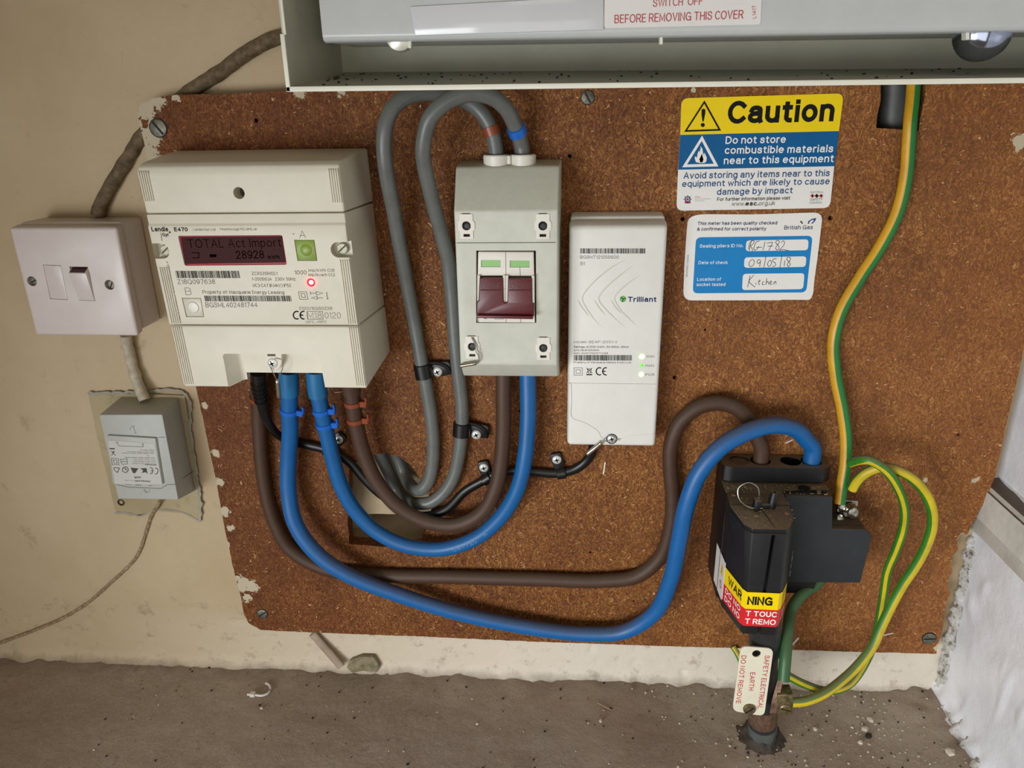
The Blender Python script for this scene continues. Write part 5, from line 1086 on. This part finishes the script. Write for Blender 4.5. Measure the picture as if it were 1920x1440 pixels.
t, P_ = cable('brown_tail_cable', 'long brown cable from under the meter sweeping low across the board to the cut-out', [(484, 700, -34), (484, 725, -32), (485, 760, -28), (488, 830, -25), (495, 900, -23.5), (510, 965, -23), (543, 1028, -23), (605, 1065, -23), (700, 1078, -23), (850, 1082, -23), (1000, 1086, -23), (1130, 1089, -24), (1195, 1080, -25), (1237, 1045, -26), (1257, 990, -27), (1261, 930, -27), (1257, 880, -27), (1258, 835, -27), (1275, 792, -27), (1310, 763, -27), (1350, 756, -27), (1385, 768, -28), (1410, 795, -28.5), (1421, 822, -28.5), Vector((HOLES[1].x, -28.5, 262)), Vector((HOLES[1].x, -28.5, 242))], 6.2, M_BROWN)
tie(t, P_, at_px(P_, 485, 757, -32), 6.2, M_TIEN, head=False)
t, P_ = cable('blue_tail_cable', 'long blue cable from under the meter hanging lowest across the board to the cut-out', [(541, 695, -47), (542, 730, -45), (543, 765, -42), (544, 810, -38), (541, 860, -35), (541, 920, -35), (553, 980, -38), (588, 1032, -40), (645, 1074, -40), (750, 1116, -36), (870, 1152, -32), (990, 1176, -30), (1090, 1188, -30), (1170, 1184, -32), (1228, 1148, -38), (1258, 1085, -46), (1274, 1010, -52), (1288, 945, -56), (1312, 885, -56), (1352, 838, -54), (1400, 810, -50), (1450, 797, -44), (1492, 805, -36), (1515, 828, -30), Vector((HOLES[3].x, -28.5, 264)), Vector((HOLES[3].x, -28.5, 242))], 6.8, M_BLUE, n=24)
tie(t, P_, at_px(P_, 543, 770, -42), 6.8, M_TIEB)
bm = BM(); i0 = 0; i1 = int(at_px(P_, 543, 738, -44) * len(P_)); tube(bm, P_[0:i1 + 1], 7.8, 24); mk('sleeve', bm, M_TEAL, t)
t, P_ = cable('brown_tail_cable', 'short brown cable looping down from the meter up to the isolator', [(656, 700, -48), (658, 725, -45), (662, 755, -43), (668, 795, -40), (682, 850, -37), (706, 902, -36), (747, 950, -36), (800, 978, -36), (855, 984, -36), (902, 962, -36), (929, 915, -36), (940, 860, -35), (944, 800, -34), (944, 740, -33), (944, 690, -32)], 6.3, M_BROWN)
tie(t, P_, at_px(P_, 663, 757, -43), 6.3, M_TIEN); tie(t, P_, at_px(P_, 667, 785, -41), 6.3, M_TIEN)
bm = BM(); i1 = int(at_px(P_, 659, 738, -44) * len(P_)); tube(bm, P_[0:i1 + 1], 7.4, 24); mk('sleeve', bm, M_BROWN, t)
t, P_ = cable('blue_tail_cable', 'short blue cable looping down from the meter up to the isolator, outside the brown loop', [(592, 695, -47), (595, 728, -46), (602, 765, -44), (610, 800, -41), (622, 852, -38), (640, 912, -35), (668, 960, -33), (708, 998, -32), (762, 1023, -32), (830, 1029, -32), (890, 1010, -33), (938, 970, -35), (969, 920, -37), (984, 860, -37), (990, 790, -35), (990, 730, -33), (989, 690, -32)], 6.5, M_BLUE2, n=24)
tie(t, P_, at_px(P_, 603, 768, -44), 6.5, M_TIEB); tie(t, P_, at_px(P_, 610, 796, -41), 6.5, M_TIEB)
bm = BM(); i1 = int(at_px(P_, 598, 740, -45) * len(P_)); tube(bm, P_[0:i1 + 1], 7.8, 24); mk('sleeve', bm, M_TEAL, t)
# metre marks printed along the lower bend
bm = BM()
def along(P_, i, ang):
    T_ = (P_[i + 1] - P_[i - 1]).normalized(); n0 = Vector((0, -1, 0)); n0 = (n0 - T_ * n0.dot(T_)).normalized(); bi = T_.cross(n0); return P_[i] + (n0 * math.cos(ang) + bi * math.sin(ang)) * 6.55, T_, (n0 * math.cos(ang) + bi * math.sin(ang))
i = int(at_px(P_, 853, 1024, -32) * (len(P_) - 1))
for ch in '04-720  m':
    if ch != ' ':
        p, T_, nn = along(P_, i, 0.15); T3(bm, ch, p - T_ * 1.6, p + T_ * 1.6, 3.4 if ch != '-' else 3.4, nn, -0.01, 0, 1, 0.1)
    i += 2
NOFLIP.add('length_marking'); mk('length_marking', bm, plain('pale_blue_print', '8fb0d8', 0.5, var=0), t, smooth=False)

t, GA = cable('grey_cable', 'grey cable making the outer left loop above the isolator', [(931, 296, -30), (929, 275, -30), (924, 252, -30), (914, 227, -30), (897, 205, -30), (874, 190, -31), (845, 180, -33), (812, 174, -38), (785, 175, -43), (757, 185, -48), (736, 204, -52), (724, 232, -54), (720, 265, -54), (722, 302, -52), (729, 348, -47), (738, 392, -41), (746, 440, -35), (757, 500, -29), (768, 557, -25), (778, 611, -23), (788, 667, -23), (798, 718, -23), (805, 758, -23), (811, 805, -23), (812, 852, -23), (808, 886, -23), (801, 906, -23), (789, 918, -22), (777, 917, -14), (766, 904, -2), (758, 888, 6), (748, 860, 9), (740, 840, 9)], 5.5, M_GREY)
tie(t, GA, at_px(GA, 921, 244, -30), 5.7, M_TIEN, head=False, hw=3.2)
t, GB = cable('grey_cable', 'grey cable making the inner right loop, with a blue band above the isolator', [(981, 296, -30), (978, 275, -30), (973, 255, -33), (965, 234, -38), (950, 205, -44), (926, 184, -48), (892, 175, -52), (857, 181, -56), (826, 199, -58), (805, 224, -58), (796, 255, -56), (793, 286, -53), (797, 317, -49), (804, 348, -45), (815, 392, -39), (826, 432, -34), (840, 489, -28), (845, 533, -25), (849, 578, -23.5), (852, 622, -23), (856, 667, -23), (861, 711, -23), (866, 760, -23), (866, 800, -23), (863, 835, -23), (859, 862, -23), (852, 890, -23), (840, 913, -23), (824, 931, -23), (806, 942, -22.8), (792, 944, -22), (776, 943, -13), (764, 937, -4), (746, 922, 6), (735, 900, 8), (722, 872, 9), (710, 845, 9)], 5.5, M_GREY)
tie(t, GB, at_px(GB, 970, 245, -35), 5.7, M_TIEB, head=False, hw=3.2)

t, BK = cable('black_lead', 'thin black lead running from the meter across behind the loops to the white communications box', [(484, 700, -52), (485, 722, -50), (489, 745, -46), (493, 768, -43), (503, 792, -37), (519, 813, -27), (540, 826, -20), (579, 835, -20), (611, 843, -20), (634, 853, -20), (657, 869, -20), (681, 896, -20), (706, 921, -20), (732, 941, -20), (760, 962, -24.5), (800, 967, -26.5), (836, 956, -25), (871, 922, -20), (905, 902, -20), (925, 891, -20), (959, 883, -20), (1002, 885, -20), (1043, 888, -20), (1078, 880, -20), (1100, 864, -21), (1110, 846, -23), (1114, 828, -25)], 3.4, M_BLACK2, flat=(0.85, 1.15))
bm = BM(); i1 = int(at_px(BK, 490, 748, -45) * len(BK)); seg_ = BK[0:i1 + 3]
tube(bm, smoothpath(seg_[::2], 0.6), 5.6, 18, rad=lambda t: 5.6 - 0.9 * t + 0.7 * (1 if math.sin(t * 42) > 0 else -1) * (1 if t > .25 else 0)); mk('strain_relief', bm, M_BLACK2, t)

def pclip(P_, px, py, scr, tail, label, r=5.6):
    f = at_px(P_, px, py, -23); i = int(f * (len(P_) - 1)); c = P_[i]; T_ = (P_[i + 1] - P_[i - 1]).normalized()
    t = thing('cable_clip', label, 'cable clip', c, 'black P-clips on the grey cables')
    bm = BM(); tube(bm, [c - T_ * 6.0, c - T_ * 5.6, c + T_ * 5.6, c + T_ * 6.0], r, 24, rad=lambda q: r + (0.9 if q in (0, 1) else 1.7)); mk('loop', bm, M_BLACK2, t)
    s = A(*scr, YB); e = A(*tail, YB); d = (e - c); d.y = 0; d.normalize(); w = Vector((-d.z, 0, d.x))
    if w.z < 0: w = -w
    bm = BM(); y0 = -21.0
    c2 = Vector((c.x, y0, c.z)); P3 = rnd([c2 + w * 5.6 + d * 3, c2 + w * 6.4 + d * 12, c2 + w * 6.2 + d * 22, c2 - w * 4.5 + d * 23, c2 - w * 6.0 + d * 15, c2 - w * 6 + d * 3], 3)
    prism(bm, P3, (0, 5.0, 0), 0.7, 2)
    tube(bm, smoothpath([c2 + w * 6 + d * 3 + Vector((0, -2, 0)), c2 + w * 5.4 + d * 12 + Vector((0, -.5, 0)), c2 + w * 2 + d * 19 + Vector((0, -.5, 0)), c2 - w * 4 + d * 22 + Vector((0, 0, 0))], 1), 1.6, 8)
    mk('flange', bm, M_BLACK2, t)
    bm = BM(); sc = A(*scr, y0 - 0.3); screw_cross(bm, sc, 4.1, 0.5, 0, 1, 1.3); mk('screw', bm, [M_ZINC, M_DARK], t)
pclip(GA, 793, 694, (820, 697), (848, 688), 'black P-clip with screw on the left grey cable, beside the isolator foot')
pclip(GB, 867, 803, (893, 815), (918, 808), 'black P-clip with screw on the right grey cable, below the isolator')
def nclip(px, py, scr, label, full=True):
    f = at_px(BK, px, py, -20); i = int(f * (len(BK) - 1)); c = BK[i]; T_ = (BK[i + 1] - BK[i - 1]).normalized()
    t = thing('lead_clip', label, 'cable clip', c, 'black screw clips on the black lead')
    bm = BM(); tube(bm, [c - T_ * 3.8, c - T_ * 3.5, c + T_ * 3.5, c + T_ * 3.8], 4.5, 20, rad=lambda q: 4.6 if q in (0, 1) else 5.2); mk('loop', bm, M_BLACK2, t)
    s = A(*scr, -20.5); d = (s - c); d.y = 0; L_ = d.length; d.normalize(); w = Vector((-d.z, 0, d.x)); b0 = Vector((c.x, -20.5, c.z))
    bm = BM(); prism(bm, rnd([b0 + w * 3.6, b0 + d * L_ + w * 5.0, b0 + d * (L_ + 5.5) + w * 4.5, b0 + d * (L_ + 5.5) - w * 4.5, b0 + d * L_ - w * 5, b0 - w * 3.6], 3), (0, 4.6, 0), 0.6, 2); mk('flange', bm, M_BLACK2, t)
    bm = BM(); screw_cross(bm, s, 3.9, 0.3, 0, 1, 1.2); mk('screw', bm, [M_ZINC, M_DARK], t)
nclip(914, 898, (907, 877), 'black screw clip on the thin lead, just left of the brown loop cable')
nclip(1052, 888, (1044, 862), 'black screw clip on the thin lead, below the white communications box')
nclip(622, 846, (635, 824), 'black screw clip on the thin lead, half hidden behind the short blue cable')

# earth wires
t, P_ = cable('earth_wire', 'thick green and yellow earth wire coming down from the enclosure to the cut-out', [(1716, 95, -9), (1714, 140, -11), (1711, 185, -16), (1707, 225, -20.7), (1704, 270, -21), (1699, 330, -21.5), (1683, 398, -22), (1651, 462, -22), (1612, 522, -23), (1578, 582, -24), (1563, 640, -25), (1567, 705, -27), (1579, 765, -30), (1586, 820, -33), (1585, 870, -36), (1578, 915, -40), (1574, 945, -44)], 4.5, [M_GREEN, M_YEL], n=28, stripe={1: [(8, 100)]})
ST = [M_GREEN2, M_YEL2]
t, P_ = cable('earth_wire', 'inner loop of dusty green and yellow earth wire right of the cut-out', [(1594, 868, -48), (1612, 863, -56), (1630, 863, -62), (1659, 880, -65), (1683, 913, -62), (1696, 953, -57), (1693, 992, -50), (1680, 1031, -46), (1664, 1070, -42), (1657, 1113, -40), (1651, 1150, -40), (1640, 1200, -42), (1620, 1247, -48), (1592, 1283, -58), (1551, 1295, -66), (1511, 1284, -72), (1471, 1264, -78)], 3.5, ST, n=24, stripe={1: [(-5, 38), (150, 180)]})
t, P_ = cable('earth_wire', 'outermost loop of dusty green and yellow earth wire near the side wall', [(1598, 917, -46), (1606, 903, -48), (1622, 888, -51), (1645, 878, -54), (1668, 878, -57), (1700, 890, -60), (1728, 915, -61), (1745, 947, -60), (1748, 984, -56), (1737, 1022, -54), (1719, 1057, -52), (1693, 1096, -50), (1672, 1134, -50), (1652, 1176, -52), (1636, 1212, -56), (1608, 1248, -62), (1577, 1277, -70), (1540, 1303, -80), (1508, 1315, -84), (1484, 1317, -85)], 3.9, ST, n=24, stripe={1: [(-80, 30), (110, 150)]})
t, P_ = cable('earth_wire', 'plain dark green earth wire from under the cut-out down to the brass clamp', [(1548, 1075, -40), (1528, 1097, -44), (1505, 1113, -50), (1484, 1142, -58), (1477, 1185, -78), (1473, 1230, -91), (1469, 1276, -99)], 4.6, M_DKGREEN)
t, P_ = cable('earth_wire', 'short glimpse of yellow-green wire behind the ivory tag', [(1374, 1212, -18), (1384, 1228, -22), (1396, 1260, -30), (1410, 1300, -45)], 2.6, ST, n=16, stripe={1: [(-90, 20)]})

# wall cables
t, P_ = cable('wall_cable', 'brown overpainted cable curving over the wall from the enclosure to the fused spur', [(610, 30, -6), (545, 62, -5), (500, 78, -4.5), (455, 104, -4), (415, 134, -3.5), (380, 156, -3), (345, 180, -1), (300, 220, 0), (262, 262, 0), (243, 292, -3), (222, 325, -4), (200, 362, -5), (186, 392, -6), (183, 405, -7)], 4.6, M_PBROWN, rad=lambda t: 5.2 + 0.8 * noise.noise(Vector((t * 30, 0, 0))))
t, P_ = cable('wall_cable', 'cream overpainted cable between the fused spur and the small grey box', [(236, 628, -8), (240, 650, -6), (247, 680, -6), (254, 706, -7), (262, 728, -9), (272, 750, -12)], 4.8, M_PCREAM, rad=lambda t: 4.6 + 1.1 * noise.noise(Vector((t * 9, 4, 0))), step=1.0)
t, P_ = cable('bell_wire', 'thin painted twin wire trailing from the small grey box down the left wall', [(300, 935, -10), (296, 948, -6), (284, 966, -2.5), (276, 990, -2), (270, 1010, -2), (262, 1032, -2), (250, 1052, -2), (205, 1095, -2), (165, 1130, -2), (120, 1158, -2.5), (70, 1180, -3), (0, 1206, -4), (-60, 1228, -6)], 1.2, plain('grubby_twin_wire', 'a08a68', 0.6, var=0.3, scale=300), flat=(0.9, 1.3), rad=lambda t: 1.15 + 0.5 * noise.noise(Vector((t * 60, 4, 0))))

# ------------------------------------------------------------------ consumer unit enclosure at the top
en = thing('enclosure', 'grey metal consumer unit enclosure hanging above the board with open front', 'enclosure', (100, -60, 536))
XL, XR, YF = -168.0, 400.0, -108.0
bm = BM(); hexa(bm, [(XL, YF, 534.8), (XR, YF, 531), (XR, YF, 532.6), (XL, YF, 536.4), (XL + 8, -16.2, 546.5), (XR, -16.2, 539), (XR, -16.2, 541), (XL + 8, -16.2, 548.5)], 0.3, 1); mk('bottom_panel', bm, M_TRAY, en)
bm = BM(); hexa(bm, [(XL - 0.8, YF, 535), (XL + 0.8, YF, 535), (XL + 0.8, YF, 760), (XL - .8, YF, 760), (XL + 7.2, -16.2, 546.5), (XL + 8.8, -16.2, 546.5), (XL + 8.8, -16.2, 760), (XL + 7.2, -16.2, 760)], 0.3, 1); mk('side_panel', bm, M_TRAY, en)
bm = BM(); box(bm, XL + 6, XR, -18.5, -16.2, 540, 760); mk('back_panel', bm, M_TRAY, en)
bm = BM(); hexa(bm, [(XL - 1.5, YF - 1.6, 533.6), (XR, YF - 1.6, 529.8), (XR, YF - 1.6, 532.8), (XL - 1.5, YF - 1.6, 536.6), (XL - 1.5, YF, 533.6), (XR, YF, 529.8), (XR, YF, 532.8), (XL - 1.5, YF, 536.6)], 0.4, 2)
hexa(bm, [(XL - 1.5, YF - 1.6, 533.6), (XL + 1.2, YF - 1.6, 533.6), (XL + 1.2, YF - 1.6, 565.5), (XL - 1.5, YF - 1.6, 565.5), (XL - 1.5, YF, 533.6), (XL + 1.2, YF, 533.6), (XL + 1.2, YF, 565.5), (XL - 1.5, YF, 565.5)], 0.4, 2)
hexa(bm, [(XL + 0.6, YF - 1.2, 565), (XL + 2.2, YF - 1.2, 565), (XL + 2.2, YF - 1.2, 760), (XL + .6, YF - 1.2, 760), (XL + .6, YF, 565), (XL + 2.2, YF, 565), (XL + 2.2, YF, 760), (XL + .6, YF, 760)], 0.3, 1)
mk('front_rim', bm, M_LIP, en)
YC = -100.0
a = A(605, 82, YC); b = A(1915, 62, YC)
bm = BM(); t_ = BM()
zl, zr = a.z, b.z; xl, xr = a.x, 400.0; zr = zl + (zr - zl) * (xr - xl) / (b.x - a.x)
prof = [(-30, 3), (-88, 1.5), (-95, 0.6), (-98.5, 1.5), (YC, 4.0), (YC, 9.5), (YC + 0.4, 200), (-30, 200)]
va = [t_.verts.new((xl, y, zl + d)) for y, d in prof]; vb = [t_.verts.new((xr, y, zr + d)) for y, d in prof]; t_.faces.new(va); t_.faces.new(vb[::-1])
for i in range(len(prof)): t_.faces.new((va[i], vb[i], vb[(i + 1) % len(prof)], va[(i + 1) % len(prof)]))
bmesh.ops.recalc_face_normals(t_, faces=t_.faces); bmesh.ops.bevel(t_, geom=t_.edges[:], offset=0.9, segments=2, profile=0.5, affect='EDGES', clamp_overlap=True); add(bm, t_)
cv = mk('inner_cover', bm, M_COVER, en, angle=50)
bm = BM(); slab(bm, [(768, 12), (1132, -8), (1132, 56), (778, 67)], YC - 1.6, YC + .2, 0.6, 2); mk('raised_flap', bm, M_FLAP, cv)
pr = Print(YC - 0.4, lambda x, y: (x, y), 0.1); pr.poly([(1134, -30), (1430, -42), (1426, 46), (1132, 53)], 0, r=2); pr.make([M_SWHITE], cv, 'removal_sticker', label='white sticker with red lettering')
pr = Print(YC - 0.6, lambda x, y: (x, y), 0.15); pr.t('BEFORE REMOVING THIS COVER', 1152, 44, 1393, 35, 14.5, 0, 0.0, 1.05); pr.t('SWITCH  OFF', 1224, 13, 1317, 9, 13, 0, 0.0, 1.05); pr.t('L1417', 1418, 34, 1417, 10, 7, 0); pr.make([M_REDINK], cv)
zline = lambda px: 82 - (px - 605) * 20 / 1315
for (px, w) in ((768, 6), (1240, 6), (1815, 7)):
    bm = BM(); y = zline(px); slab(bm, [(px - w / 2, y - 4), (px + w / 2, y - 4), (px + w / 2, y + 11), (px - w / 2, y + 11)], YC + 4, YC + 10, 0.3, 1); mk('lug', bm, M_LIP, cv)
bm = BM(); c_ = A(750, 75, YC + 8); lathe(bm, Vector((c_.x, YC + 4, c_.z + 2)), (0, 1, 0), [(0, 0), (4.5, 0.4), (8.2, 1.8), (8.6, 5), (8.6, 8)], 28); mk('turn_screw', bm, plain('pale_turn_screw', 'd2d0c0', 0.25, metal=0.2, var=0.05), cv)
bm = BM(); c_ = A(1855, 58, YC + 8); lathe(bm, Vector((c_.x, YC + 2, c_.z)), (0, 1, 0), [(0, 0), (7, 1), (12, 3.5), (15, 8), (16, 12), (16, 16)], 32); mk('lock_dome', bm, M_CHROME, cv, label='polished metal lock dome under the cover')
bm = BM(); rg = random.Random(11)
for i in range(100):
    u = rg.random() ** 2.2; x = XL + 12 + u * 420; y = rg.uniform(YF + 8, -22); f = (y - YF) / (-16 - YF); z = (536.4 - (x - XL) / 568 * 3.8) * (1 - f) + f * (548.5 - (x - XL) / 568 * 7.5)
    s = rg.uniform(0.25, 0.7); box(bm, x - s, x + s * rg.uniform(.6, 1.8), y - s, y + s, z - .3, z + s * 0.8)
o = mk('grit', bm, plain('dark_grit', '2f281f', 0.9, var=0.2), en, smooth=False); o['kind'] = 'stuff'

# ------------------------------------------------------------------ debris on the floor
def crumb(bm, c, s, rg, flat=0.6):
    t = bmesh.new(); bmesh.ops.create_icosphere(t, subdivisions=1, radius=s)
    for v in t.verts: v.co = Vector((v.co.x * rg.uniform(.6, 1.3), v.co.y * rg.uniform(.6, 1.3), v.co.z * flat * rg.uniform(.6, 1.2)))
    a = rg.uniform(0, 6.28); R3 = Matrix.Rotation(a, 3, 'Z')
    for v in t.verts: v.co = R3 @ v.co + Vector(c)
    add(bm, t)
M_CRUMB = plain('white_plaster_crumb', 'd4c9b4', 0.8, var=0.22, scale=120)
M_CRUMBD = plain('dark_dirt_crumb', '2c2620', 0.9, var=0.2)
def scatter(name, label, n, smin, smax, mat_, seed, bias):
    rg = random.Random(seed); bm = BM()
    for i in range(n):
        if rg.random() < bias: x = rg.gauss(250, 75); y = rg.uniform(-150, -2)
        else: x = rg.uniform(-420, 345); y = -abs(rg.gauss(0, 70)) - 2
        if x > 343: continue
        s = smin + (smax - smin) * rg.random() ** 5; fz = floor_z(x, y)
        crumb(bm, (x, y, fz + s * 0.3), s, rg)
    o = mk(name, bm, mat_, FLOOR, smooth=False); setp(o, label, kind='stuff')
scatter('plaster_grit', 'fine white plaster grit scattered over the concrete floor', 1500, 0.2, 1.5, M_CRUMB, 5, 0.86)
scatter('dirt_grit', 'fine dark dirt specks scattered over the concrete floor', 700, 0.25, 1.4, M_CRUMBD, 6, 0.35)
for i, (px, py, s, lab) in enumerate(((1632, 1351, 3.6, 'white plaster crumb on the floor right of the supply cable, furthest from the camera'), (1622, 1368, 3.4, 'rough plaster crumb touching a dark one right of the supply cable'), (1780, 1412, 4.6, 'large pale crumb against the foot of the side wall'), (1612, 1392, 2.6, 'small white plaster crumb right of the tarry cable foot'), (1126, 1352, 2.2, 'small white crumb alone on the floor below the long blue cable'), (1528, 1368, 2.6, 'white crumb just right of the cable foot'), (490, 1328, 1.6, 'tiny white crumb below the nylon tie offcut'))):
    rg = random.Random(40 + i); p = AZ(px, py, 1.0); bm = BM(); crumb(bm, (p.x, p.y, 0.6 + s * .35), s, rg, 0.75); setp(mk('plaster_crumb', bm, M_CRUMB, smooth=False), lab, 'crumb', 'loose plaster crumbs')
rg = random.Random(3); p = AZ(1628, 1380, 1); bm = BM(); crumb(bm, (p.x, p.y, 1.6), 3.4, rg, 0.6); setp(mk('dirt_crumb', bm, M_CRUMBD, smooth=False), 'dark dirt lump beside the plaster crumbs on the right of the floor', 'crumb')
bm = BM(); pts = [AZ(x, y, 2.0) for x, y in [(464, 1302), (478, 1303), (492, 1304), (502, 1300), (507, 1292), (504, 1284), (498, 1281)]]; tube(bm, smoothpath(pts, 1), 1.1, 8, flat=(1, 1)); p = AZ(474, 1302, 2.4); box(bm, p.x - 2.4, p.x + 2.4, p.y - 2.4, p.y + 2.4, 0.6, 4.4, 0.5, 1)
setp(mk('cable_tie_offcut', bm, M_NYLON), 'white curled nylon cable tie offcut on the floor at the left', 'cable tie')
bm = BM(); pts = [AZ(x, y, 1.2) for x, y in [(1120, 1318), (1132, 1324), (1146, 1331)]]; tube(bm, smoothpath(pts, 1), 0.45, 6); setp(mk('straw_strand', bm, plain('straw', '9c8a62', 0.7)), 'thin curved straw-coloured strand on the concrete floor', 'strand')
for (px, py, l_) in ((733, 1380, 1), (742, 1377, 0)):
    pass
